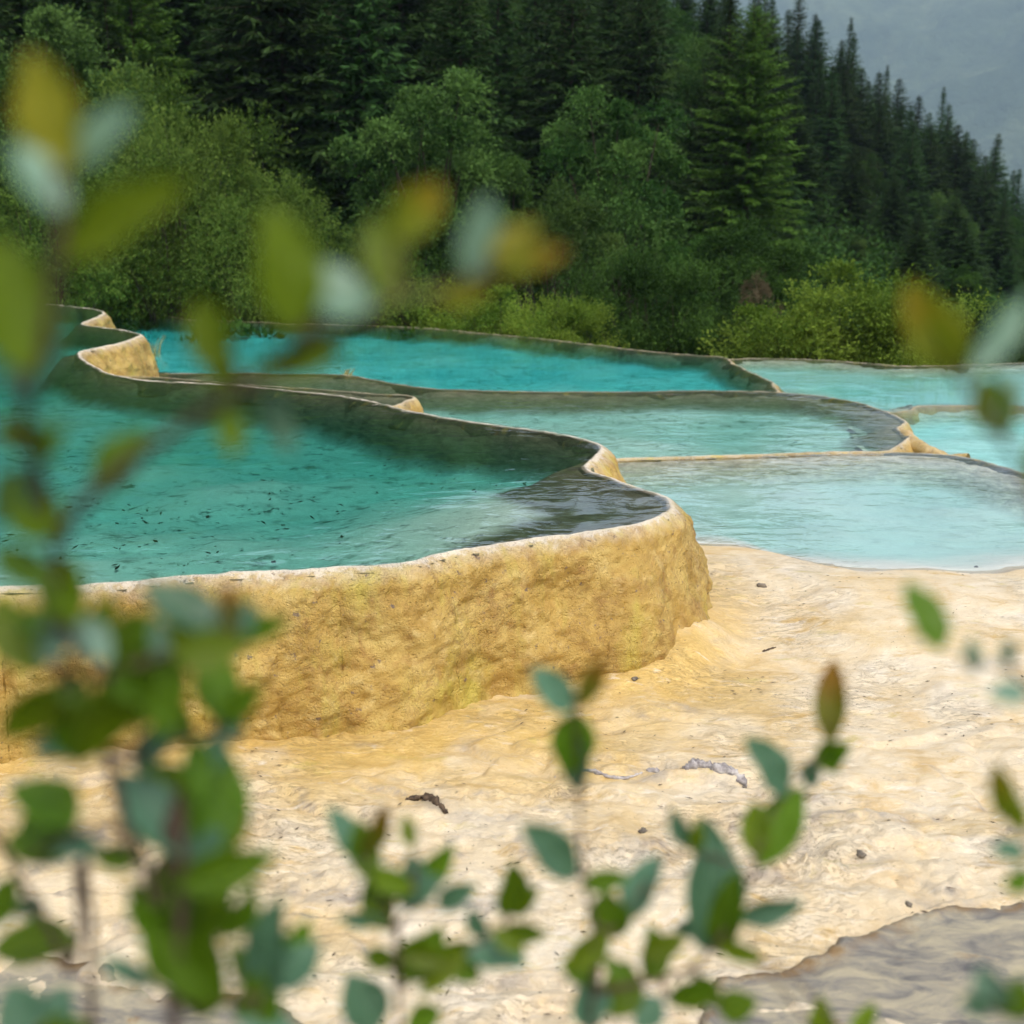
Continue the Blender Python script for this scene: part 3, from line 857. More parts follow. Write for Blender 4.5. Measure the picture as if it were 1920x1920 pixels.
# the labels go by the zone of the forest wall a conifer stands in
COLS = [(-9999, 330, 'behind the willow bushes at the left'), (330, 620, 'above the round willow bush'), (620, 950, 'behind the grey green tree left of centre'), (950, 1290, 'behind the pale rounded tree'),
        (1290, 1500, 'round the tall bright larch'), (1500, 1700, 'right of the tall larch'), (1700, 9999, 'at the far right')]
ROWS = [(0, 50, 'dark front row conifer'), (50, 80, 'dark conifer of the middle rows'), (80, 999, 'distant dark conifer high on the slope')]
for d0 in (38, 44, 52, 61, 72, 86, 95, 104):
    px = -330 + rng.uniform(0, 60)
    while px < 2250:
        d = d0 * rng.uniform(0.94, 1.07)
        right = smooth(1380, 1560, px)
        q = ray(px, 500); k = d / math.hypot(q[0], q[1])
        zb = float(hill_z(np.array([q[0] * k]), np.array([q[1] * k]))[0])
        hgt = rng.uniform(9.5, 15.5) * (0.8 + 0.2 * min(1, d0 / 60))
        rr_ = ray(px, 0)
        # row of the tip: from its natural height, or from the falling treeline at the right
        elev = (zb + hgt - CAMZ) / d
        v_ = (elev * cp + sp) / (cp - elev * sp)
        top = 960 - v_ * F
        tl = treeline(px)
        top = max(top, tl + rng.uniform(0, 25))
        if right > 0.5:
            fr_ = {38: 0.28, 44: 0.42, 52: 0.55, 61: 0.70, 72: 0.83, 86: 0.92, 95: 0.97, 104: 1.0}[d0]
            top = 640 + (tl - 640) * (fr_ + rng.uniform(-0.07, 0.03)) + (rng.uniform(0, 20) if d0 == 104 else 0)
        if not (d0 == 38 and 1080 < px < 1640):
            i = rng.randrange(4)
            col_ = next(c for c in COLS if c[0] <= px < c[1]); row_ = next(c for c in ROWS if c[0] <= d < c[1])
            lab = (row_[2] + ' ' + col_[2]) if not (right > 0.5 and d0 >= 86) else 'dark conifer of the falling treeline ' + ('right of the tall larch' if px < 1597 else 'below the tallest spire' if px < 1690 else 'beside the narrow spire' if px < 1771 else 'nearest the right edge')
            leafy = rng.random() < (0.48 if (right > 0.5 and d0 < 80) else 0.0 if d0 < 50 else 0.25 if d0 < 75 else 0.10)
            if leafy:
                bk_ = rng.choice(['broad_a', 'broad_b', 'broad_c'])
                lab = lab.replace('dark conifer', 'dark leafy tree').replace('dark front row conifer', 'dark front row leafy tree')
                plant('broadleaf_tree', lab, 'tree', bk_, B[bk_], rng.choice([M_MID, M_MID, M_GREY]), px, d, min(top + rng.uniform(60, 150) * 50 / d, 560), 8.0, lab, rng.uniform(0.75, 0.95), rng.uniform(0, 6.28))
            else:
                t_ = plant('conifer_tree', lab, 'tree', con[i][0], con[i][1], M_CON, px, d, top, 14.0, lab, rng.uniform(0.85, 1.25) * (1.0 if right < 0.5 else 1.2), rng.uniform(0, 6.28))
                t_.rotation_euler = (rng.gauss(0, 0.025), rng.gauss(0, 0.025), t_.rotation_euler[2])
        px += (2.9 if px < 1450 else 2.4 if d0 < 80 else 1.75) * F / d0 * rng.uniform(0.7, 1.3)
ORD = ['leftmost', 'second from the left', 'third from the left', 'fourth from the left', 'fifth from the left', 'sixth from the left', 'seventh from the left', 'eighth from the left', 'ninth from the left', 'tenth from the left']
zones = {}
for o_ in COL.objects:
    if 'group' in o_ and ('front row' in o_['group'] or 'treeline' in o_['group']):
        zones.setdefault(o_['group'], []).append(o_)
for g_, os_ in zones.items():
    os_.sort(key=lambda o: o.location.x / o.location.y)
    for i_, o_ in enumerate(os_):
        if len(os_) > 1:
            n_ = len(os_)
            o_['label'] = g_ + ', ' + (ORD[i_] if i_ <= n_ // 2 and i_ < 10 else (ORD[n_ - 1 - i_].replace('left', 'right') if n_ - 1 - i_ < 10 else 'midway'))
# named treeline spires
for px, ty, lab in ((1597, 28, 'tallest pointed conifer spire standing clear against the mist'), (1502, -60, 'conifer crest beside the mist at the top edge'), (1771, 158, 'narrow dark spire halfway down the falling treeline'),
                    (1665, 118, 'slim conifer just below the tallest spire')):
    plant('conifer_tree', lab, 'tree', con[2][0], con[2][1], M_CON, px, 96, ty, 14.0, None, 0.8)

larch = lambda: conifer_mesh(77, 14.0, 3.1, 0.2, 1.3, 0.5, 0.62)
plant('larch_tree', 'tall bright green larch rising in front of the dark conifers', 'tree', 'larch', larch, M_LARCH, 1415, 40, 5, 14.0, wide=1.12)
plant('larch_tree', 'bright green conifer with drooping boughs at the upper left', 'tree', 'larch', larch, M_LARCH, 235, 38, -130, 14.0, wide=1.0, rot=2.0)

def broad(key, h0, name, label, mat, px, d, top, wide=1.0, cat='tree', rot=None, group=None):
    return plant(name, label, cat, key, B[key], mat, px, d, top, h0, group, wide, rot)
T = 'broadleaf_tree'
broad('broad_a', 8, T, 'grey green broadleaf tree left of centre, above the yellow green low shrubs', M_GREY, 800, 33, 118, 1.02)
broad('broad_b', 8, T, 'pale grey green rounded tree directly left of the tall larch', M_GREY, 1165, 32, 150, 0.88)
broad('broad_c', 8, T, 'olive grey tree in front of the pale rounded tree, over the far rim', M_GREY, 1030, 29, 325, 0.85, rot=1.0)
broad('broad_c', 8, T, 'fresh green leafy tree at the foot of the tall larch', M_MID, 1420, 29.5, 390, 0.95, rot=4.0)
broad('broad_a', 8, T, 'dark green leafy tree between the larch and the pale tree, at the rim', M_MID, 1265, 30, 430, 0.8, rot=3.0)
broad('broad_b', 8, T, 'small bushy green tree under the conifers at the right', M_MID, 1810, 40, 490, 0.8, rot=2.2)
broad('broad_a', 8, T, 'grey green broadleaf tree in the top left corner', M_GREY, 60, 34, -40, 0.95, rot=5.0)
broad('broad_b', 8, T, 'grey leafy tree behind the big willow bush, left edge', M_GREY, 165, 31, 150, 0.9, rot=1.5)
broad('broad_a', 8, T, 'dark leafy tree rising behind the willow bushes', M_MID, 560, 35, 245, 0.8, rot=0.4)
broad('broad_b', 8, T, 'deep green leafy tree in the gap between the two grey trees', M_MID, 930, 35.5, 230, 0.8, rot=2.9)
broad('broad_c', 8, T, 'dry pinkish brown small tree low at the rim, right of centre', M_PINK, 1425, 26.5, 500, 0.42, rot=2.0)
S = 'shrub'
broad('willow_a', 6.5, S, 'tall willow bush with feathery top at the left, behind the pools', M_WIL, 320, 28, 205, 0.72, 'shrub')
broad('willow_b', 6.5, S, 'round willow bush leaning over the far pool', M_WIL, 495, 26.8, 325, 0.68, 'shrub', 1.3)
broad('willow_a', 6.5, S, 'willow bush at the left edge under the grey tree', M_WIL, 60, 27.5, 300, 0.8, 'shrub', 3.3)
broad('shrub_b', 3, S, 'low yellow green shrub at the far rim right of the willow bush', M_YEL, 770, 24.6, 550, 0.95, 'shrub', 0.7)
broad('shrub_a', 3, S, 'low yellow green shrub spilling over the far rim near the centre', M_YEL, 945, 23.6, 556, 1.05, 'shrub', 2.7)
broad('shrub_b', 3, S, 'small yellow green shrub at the centre of the far rim', M_YEL, 1055, 22.6, 580, 0.8, 'shrub', 4.0)
broad('shrub_a', 3, S, 'bright yellow green bush standing behind the right turquoise pool', M_YEL, 1560, 22.5, 520, 1.15, 'shrub', 5.1)
broad('shrub_b', 3, S, 'yellow green bush low behind the right turquoise pool, beside the brighter bush', M_YEL, 1690, 22.5, 570, 1.05, 'shrub', 1.9)
broad('shrub_a', 3, S, 'dull green bush at the right edge behind the turquoise pool', M_MID, 1860, 23.0, 590, 1.1, 'shrub', 0.2)
broad('shrub_b', 3, S, 'dark hanging bush at the rim under the pale rounded tree', M_MID, 1205, 24.5, 500, 0.75, 'shrub', 3.0)
broad('shrub_a', 3, S, 'dark bush at the rim between hanging bush and bright bush', M_MID, 1350, 25.0, 560, 1.0, 'shrub', 4.4)
broad('shrub_b', 3, S, 'green bush behind the low yellow shrubs, left of centre', M_MID, 690, 26.5, 470, 0.9, 'shrub', 5.9)

# undergrowth of the hillside
r_ = np.random.RandomState(5)
n = 90000
az = np.radians(r_.uniform(-27, 27, n)); rd = 24 + 60 * r_.uniform(0, 1, n) ** 1.5
ux, uy = rd * np.sin(az), rd * np.cos(az)
uz = hill_z(ux, uy) + r_.uniform(0, 1.0, n) * (0.6 + 0.8 * fbm(xyz(ux, uy) * 0.3, 2))
ud = unit(np.stack([r_.normal(size=n), r_.normal(size=n), r_.uniform(0.1, 1.2, n)], 1))
ll = r_.uniform(0.15, 0.4, n)
V, Fq = kites(np.stack([ux, uy, uz], 1), ud, ll, ll * 0.4, 1.0, r_)
tag(obj('undergrowth', mesh_np('undergrowth', V, Fq, M_MID, smooth_sh=False, attrs={'leaf_tone': np.repeat(r_.uniform(0, 0.6, n), 4)})),
    'dark ferny undergrowth covering the forest floor', 'undergrowth', kind='stuff')

# ------------------------------------------------------------------ things lying on the travertine
def slab(px_poly, z0, label, mat, rise=0.03, step=0.014):
    poly = catmull(pxs(px_poly, z0), 0.04, True)
    lo, hi = poly.min(0) - 0.1, poly.max(0) + 0.1
    nx, ny = int((hi[0] - lo[0]) / step) + 2, int((hi[1] - lo[1]) / step) + 2
    X, Y = np.meshgrid(lo[0] + np.arange(nx) * step, lo[1] + np.arange(ny) * step, indexing='ij')
    P = np.stack([X.ravel(), Y.ravel()], 1)
    d, ins = poly_dist(P, poly)
    q = xyz(P[:, 0], P[:, 1])
    s = np.where(ins, d, -d) + 0.05 * fbm(q * 3, 5, 0.6)
    gz = z0 + 0.008 * fbm(q * 2.2, 3)
    zz = gz + 0.004 * fbm(q * 9, 4, 0.6) - (rise + 0.09) * (1 - smooth(-0.035, 0.012, s)) + 0.022 * np.exp(-((s - 0.03) / 0.035) ** 2) * (0.3 + fbm(q * 6 + 3, 3))
    Fq = grid_faces(nx, ny); keep = s > -0.05
    Fq = Fq[keep[Fq].all(1)]
    used = np.unique(Fq); mp = np.full(len(P), -1); mp[used] = np.arange(len(used))
    V = np.stack([P[:, 0], P[:, 1], zz], 1)[used]
    c = V.mean(0); c[2] = V[:, 2].min()
    o = obj('grey_slab', mesh_np('grey_slab', V - c, mp[Fq], mat, attrs={'edge': (np.exp(-((s - 0.02) / 0.04) ** 2))[used]}), None, c)
    return tag(o, label, 'rock')
def m_slab():
    g = N('grey_wet_slab')  # shallow puddle and its grey sky reflection, painted as an opaque slab
    p = g.pos()
    nz = g.noise(g.mapping(p, (1, 2.2, 1)), 5.0, 6, 0.68, 0.7)
    col = g.ramp(nz, [(0.32, (0.10, 0.092, 0.085)), (0.44, (0.20, 0.18, 0.145)), (0.58, (0.34, 0.295, 0.20)), (0.8, (0.45, 0.38, 0.24))])
    e = g.math('MULTIPLY', g.attr('edge'), g.ramp(g.noise(p, 9, 5, 0.65), [(0.40, 0.0), (0.60, 1.0)]))
    col = g.mix(e, col, (0.20, 0.12, 0.045))
    rust = g.ramp(g.noise(p, 3.2, 5, 0.7, 0.6), [(0.60, 0.0), (0.70, 0.8)])
    col = g.mix(rust, col, (0.24, 0.14, 0.05))
    nb = g.bump(g.noise(p, 40, 6, 0.7), 0.5, 0.01, g.bump(nz, 0.4, 0.03))
    return g.surf(g.bsdf(col, g.ramp(nz, [(0.4, 0.5), (0.7, 0.8)]), nb, 0.5))
M_SLAB = m_slab()
c0 = on_z(1650, 1820, -0.69)
slab([(1330, 1860), (1400, 1822), (1470, 1800), (1550, 1782), (1590, 1760), (1660, 1738), (1745, 1706), (1800, 1698), (1920, 1694), (2080, 1700), (2100, 1980), (1700, 2020), (1330, 1990)],
     float(ground_z(np.array([c0[0]]), np.array([c0[1]]))[0][0]) + 0.042, 'shallow grey puddle built as a slab with brown crusted edge, bottom right corner', M_SLAB)
c0 = on_z(250, 1880, -0.69)
slab([(-150, 1800), (60, 1790), (200, 1812), (330, 1850), (470, 1862), (560, 1900), (560, 2010), (-150, 2010)],
     float(ground_z(np.array([c0[0]]), np.array([c0[1]]))[0][0]) + 0.035, 'dark grey slab half hidden by the shrub, bottom left corner', M_SLAB)

M_WOOD = m_simple('bleached_wood', (0.16, 0.14, 0.14), (0.50, 0.46, 0.43), 28, 0.8, 0.01)
M_DEAD = m_simple('dead_leaf', (0.035, 0.025, 0.018), (0.13, 0.085, 0.05), 40, 0.8, 0.004)
M_STONE = m_simple('small_stone', (0.07, 0.06, 0.05), (0.24, 0.2, 0.15), 30, 0.8, 0.006)
def ground_pt(px, py):
    z = -0.65
    for _ in range(8):
        p = on_z(px, py, z)
        z = float(ground_z(np.array([p[0]]), np.array([p[1]]))[0][0])
    return np.array([p[0], p[1], z])
def driftwood(pts_px, r, label, mat=None):
    P = np.array([ground_pt(a, b) for a, b in pts_px])
    P[:, 2] += r * 0.1
    P = catmull(P, 0.006)
    t = np.linspace(0, 1, len(P))
    rad = r * (0.45 + 0.75 * np.sin(np.pi * np.clip(t * 0.93 + 0.06, 0, 1)) ** 0.7) * (1 + 0.35 * perlin(P * 30))
    V, Q = tube(P, rad, 10)
    V = V + (fbm(V * 60, 3)[:, None]) * r * 0.75 * unit(V - np.repeat(P, 10, 0))
    n = len(P)
    V = np.vstack([V, P[:1], P[-1:]])
    caps = [(n * 10, (k + 1) % 10, k) for k in range(10)] + [(n * 10 + 1, (n - 1) * 10 + k, (n - 1) * 10 + (k + 1) % 10) for k in range(10)]
    c = P.mean(0)
    o = obj('driftwood', mesh_np('driftwood', V - c, [Q, np.array(caps)], mat or M_WOOD), None, c)
    return tag(o, label, 'wood')
driftwood([(1282, 1442), (1310, 1436), (1345, 1444), (1375, 1450), (1400, 1468)], 0.020, 'bleached grey stub of wood bedded in the ochre flat')
driftwood([(1212, 1444), (1236, 1447)], 0.011, 'small grey wood chip left of the bleached stub')
driftwood([(1040, 1448), (1100, 1445), (1160, 1447), (1205, 1450)], 0.007, 'thin bleached twig in line with the small chip')
driftwood([(762, 1500), (790, 1497), (815, 1503), (838, 1530)], 0.013, 'dark gnarled wood scrap on the flat before the large pool', M_DEAD)
driftwood([(1430, 1222), (1455, 1214)], 0.006, 'tiny dark stick beside the apron of the large rim', M_DEAD)

def stone_mesh(seed):
    r = np.random.RandomState(seed)
    a = np.linspace(0, math.pi, 7)[:, None]; b = np.linspace(0, 2 * math.pi, 11)[:-1][None]
    V = np.stack([np.sin(a) * np.cos(b), np.sin(a) * np.sin(b), np.cos(a) * np.ones_like(b)], -1).reshape(-1, 3)
    V = V * (1 + 0.45 * fbm(V * 1.3 + seed * 7, 3))[:, None] * np.array([1, 0.7, 0.5])
    return mesh_np('pebble', V, grid_faces(7, 10, True), M_STONE)
stones = [stone_mesh(i) for i in range(4)]
for k, (px, py, s, lab) in enumerate([(1428, 1100, 0.030, 'dark flat pebble on the pale bank below the beach pool'), (1205, 1560, 0.020, 'brown pebble between the shrubs in front'), (1612, 1612, 0.022, 'brown pebble near the grey puddle slab'),
                                      (1190, 1278, 0.020, 'dark pebble in the crevice at the foot of the large rim'), (1700, 1740, 0.014, 'black pebble lying on the edge of the grey slab'), (1395, 1484, 0.012, 'tiny dark pebble below the bleached stub'), (1830, 1066, 0.022, 'black pebble at the waterline of the beach pool')]):
    p = ground_pt(px, py)
    o = obj('pebble', stones[k % 4], None, (p[0], p[1], p[2] + 0.2 * s + (0.03 if 'slab' in lab and 'edge' in lab else 0)))
    o.scale = (s, s, s); o.rotation_euler = (0, 0, k * 1.3)
    tag(o, lab, 'pebble')

# leaf crumbs and needles strewn over the flat
r_ = np.random.RandomState(21)
n = 2600
pp = np.stack([r_.uniform(-2.5, 3.4, n), r_.uniform(2.6, 7.0, n)], 1)
dm, im = poly_dist(pp, main[::7])
keep = ~(im) & (dm > 0.30) & (fbm(xyz(pp[:, 0], pp[:, 1]) * 1.4, 3) > 0.02)
pp = pp[keep]; n = len(pp)
gz_, _, _ = ground_z(pp[:, 0], pp[:, 1])
a = r_.normal(0, 0.7, n) + (r_.uniform(0, 1, n) > 0.5) * math.pi
dv = unit(np.stack([np.cos(a), np.sin(a), r_.normal(0.03, 0.06, n)], 1))
ll = r_.uniform(0.008, 0.04, n) * r_.uniform(0.5, 1.0, n)
V, Fq = kites(np.stack([pp[:, 0], pp[:, 1], gz_ + 0.005], 1), dv, ll, np.minimum(ll * r_.uniform(0.12, 0.4, n), 0.008), 0.15, r_)
tag(obj('leaf_litter', mesh_np('leaf_litter', V, Fq, M_DEAD, smooth_sh=False)), 'dark crumbs of leaves and needles strewn over the pale flat', 'leaf litter', kind='stuff')

# sunken leaves on the floor of the large pool
n = 900
pp = np.stack([r_.uniform(-3.2, 0.9, n), r_.uniform(5.0, 9.5, n)], 1)
dm, im = poly_dist(pp, main[::7])
keep = im & (dm > 0.12) & (fbm(xyz(pp[:, 0], pp[:, 1]) * 1.1 + 30, 3) > -0.08)
pp = pp[keep]
cl = [on_z(*q, -0.4) for q in ((285, 1010), (250, 1030), (240, 945), (960, 930), (950, 915), (985, 945), (480, 1000), (330, 930))]
for c in cl[:7]:
    k_ = r_.randint(3, 9)
    pp = np.vstack([pp, c + r_.normal(0, 0.07, (k_, 2)) * [1.5, 1.0]])
n = len(pp)
dm, im = poly_dist(pp, main[::7])
bz = -0.02 - 0.33 * smooth(-0.02, 0.36, dm) * 0.86 + 0.035
a = r_.uniform(0, 6.28, n)
dv = unit(np.stack([np.cos(a), np.sin(a), r_.normal(0.0, 0.15, n)], 1))
ll = r_.uniform(0.02, 0.065, n)
V, Fq = kites(np.stack([pp[:, 0], pp[:, 1], bz + r_.uniform(0, 0.05, n)], 1), dv, ll, ll * r_.uniform(0.2, 0.5, n), 0.2, r_)
tag(obj('sunken_leaves', mesh_np('sunken_leaves', V, Fq, M_DEAD, smooth_sh=False)), 'dark sunken leaves on the floor of the large green pool', 'leaves', kind='stuff')

# tuft of grass at the lobe of the large rim
def tuft(px, py, z, h, n, label, mat):
    p = on_z(px, py, z)
    r_ = np.random.RandomState(int(px))
    b = Bag()
    for k in range(n):
        a = r_.uniform(0, 6.28); l = h * r_.uniform(0.5, 1.1)
        t = np.linspace(0, 1, 5)[:, None]
        path = np.array([[r_.normal(0, 0.03), r_.normal(0, 0.03), 0]]) + t * np.array([[math.cos(a) * 0.3 * l, math.sin(a) * 0.3 * l, l]]) + t ** 2 * np.array([[math.cos(a) * 0.25 * l, math.sin(a) * 0.25 * l, -0.15 * l]])
        b.add(*tube(path, np.linspace(0.008, 0.002, 5), 3))
    o = obj('grass_tuft', b.mesh('grass_tuft', mat), None, (p[0], p[1], z - 0.05))
    tag(o, label, 'grass')
M_STRAW = m_simple('straw', (0.30, 0.24, 0.08), (0.42, 0.38, 0.14), 12)
tuft(291, 662, ZC, 0.40, 9, 'straw coloured tuft standing in water right of the golden lobe', M_STRAW)
tuft(650, 700, ZB, 0.14, 16, 'low tan grass tuft on the rim of the far turquoise pool', M_STRAW)

# ------------------------------------------------------------------ shrubs right in front of the lens
LEAFM = {
    'Y': m_leaf('leaf_yellow', (0.22, 0.19, 0.005), (0.19, 0.17, 0.01)),
    'G': m_leaf('leaf_green', (0.095, 0.185, 0.007), (0.12, 0.19, 0.015)),
    'L': m_leaf('leaf_light_green', (0.14, 0.21, 0.006), (0.135, 0.195, 0.010)),
    'T': m_leaf('leaf_blue_sheen', (0.075, 0.165, 0.095), (0.13, 0.25, 0.14), gloss=0.3, trans=0.18),  # blue tinge of reflected sky put into the leaf colour
    'P': m_leaf('leaf_pale_sheen', (0.17, 0.29, 0.20), (0.28, 0.40, 0.29), gloss=0.28, trans=0.2),  # pale sky sheen of glossy leaves put into the base colour
    'O': m_leaf('leaf_orange_tipped', (0.22, 0.24, 0.015), (0.24, 0.24, 0.06), tip=(0.30, 0.17, 0.01)),
    'R': m_leaf('leaf_russet', (0.15, 0.14, 0.012), (0.18, 0.16, 0.03), tip=(0.27, 0.10, 0.012)),
}
M_STEM = m_bark('twig_bark', (0.10, 0.065, 0.045))
def leaf_mesh(seed):
    """unit leaf: from the origin along +Y to (0,1,0), width 1 in X, face to +Z"""
    r = np.random.RandomState(seed)
    nv, nu = 13, 9
    v = np.linspace(0, 1, nv)
    prof = np.sin(np.pi * v ** r.uniform(0.82, 1.0)) ** 0.75 * (1 - 0.18 * v)
    prof[0] = 0.06; prof[-1] = 0.015
    u = np.linspace(-1, 1, nu)
    U, Vv = np.meshgrid(u, v)
    X = U * 0.5 * prof[:, None]
    fold, curl = r.uniform(0.10, 0.28), r.uniform(-0.22, 0.12)
    Z = fold * np.abs(X) * 1.0 + curl * 0.6 * (Vv - 0.35) ** 2 + 0.02 * np.sin(Vv * 14 + U * 2 + seed) * np.abs(U)
    X = X + 0.05 * np.sin(Vv * 3.1 + seed) * Vv
    P = np.stack([X, Vv, Z], -1).reshape(-1, 3)
    return mesh_np('leaf', P, grid_faces(nv, nu), None, attrs={'across': U.ravel(), 'along': Vv.ravel()})
LEAVES = [leaf_mesh(i) for i in range(6)]
for m in LEAVES: m.materials.append(LEAFM['G'])
lr = random.Random(3)

def front_shrub(label, root_pt, stems, leaves, rad=0.006, extra=0, extra_y=(1000, 1960), extra_len=(110, 200)):
    """stems: lists of (px, py, depth) from the thick end; leaves: (bx, by, tx, ty, width_px, colour, depth)"""
    root = bpy.data.objects.new('shrub', None)
    COL.objects.link(root)
    root.location = root_pt
    inv = Matrix.Translation(-Vector(root_pt))
    tag(root, label, 'shrub')
    bag, pts = Bag(), []
    for s in stems:
        P = []
        for q in s:
            P.append(np.array(root_pt) if q == 'root' else at_d(*q))
        P = catmull(np.array(P), 0.015)
        P = P + 0.003 * np.stack([perlin(P * 25), perlin(P * 25 + 9), perlin(P * 25 + 17)], 1)
        t = np.linspace(0, 1, len(P))
        k = 1.0 if s[0] == 'root' else 0.45
        bag.add(*tube(P, rad * k * (1 - 0.72 * t) * (1 + 0.12 * perlin(P * 60)), 7))
        pts.append(P)
    allp = np.vstack(pts)
    leaves = list(leaves)
    for e in range(extra):
        P = pts[lr.randrange(len(pts))]
        p = P[lr.randrange(len(P) // 4, len(P))]
        v = p - np.array([0, 0, CAMZ])
        dd_ = v[1] * cp - v[2] * sp
        ex, ey = 960 + F * v[0] / dd_, 960 - F * (v[1] * sp + v[2] * cp) / dd_
        if not (-80 < ex < 2000 and extra_y[0] < ey < extra_y[1]): continue
        an = lr.uniform(0, 6.28); ln = lr.uniform(*extra_len)
        leaves.append((ex, ey, ex + ln * math.cos(an), ey + ln * math.sin(an), ln * lr.uniform(0.38, 0.55), lr.choice('GGGLLLT'), dd_ + lr.uniform(-0.03, 0.05)))
    for i, (bx, by, tx, ty, w, c, d) in enumerate(leaves):
        b = at_d(bx, by, d)
        j = np.argmin(((allp - b) ** 2).sum(1))
        # the stalk: from the nearest twig point to the leaf base
        near = allp[j]
        mid = 0.5 * (near + b) + np.array([0, 0, 0.12 * np.linalg.norm(near - b)])
        if np.linalg.norm(near - b) > 0.004:
            sp_ = catmull(np.array([near, mid, b]), 0.008)
            bag.add(*tube(sp_, np.linspace(0.0019, 0.0012, len(sp_)), 5))
        tilt = lr.uniform(-0.28, 0.28)
        Lp = math.hypot(tx - bx, ty - by) * d / F
        tpt = at_d(tx, ty, d + tilt * Lp * 1.2)
        yv = Vector(tpt - b); Ln = yv.length; yv.normalize()
        tocam = (Vector((0, 0, CAMZ)) - Vector((b + tpt) / 2)).normalized()
        up = Vector((0, 0, 1))
        roll = lr.uniform(-0.75, 0.75)
        zv = tocam - yv * tocam.dot(yv); zv.normalize()
        zv = Matrix.Rotation(roll, 3, yv) @ zv
        if c in 'PT' and zv.dot(up) < 0: zv = Matrix.Rotation(-2 * roll, 3, yv) @ zv
        xv = yv.cross(zv).normalized()
        W = w * d / F / max(0.72, math.cos(roll)) * 1.08
        M = Matrix((xv * W, yv * Ln, zv * Ln)).transposed().to_4x4()
        M.translation = Vector(b)
        o = bpy.data.objects.new('leaf', LEAVES[lr.randrange(6)])
        COL.objects.link(o)
        o.parent = root
        o.matrix_parent_inverse = inv
        o.matrix_basis = M
        o.material_slots[0].link = 'OBJECT'
        o.material_slots[0].material = LEAFM[c]
    st = obj('stem', bag.mesh('stem', M_STEM), root)
    st.matrix_parent_inverse = inv
    return root

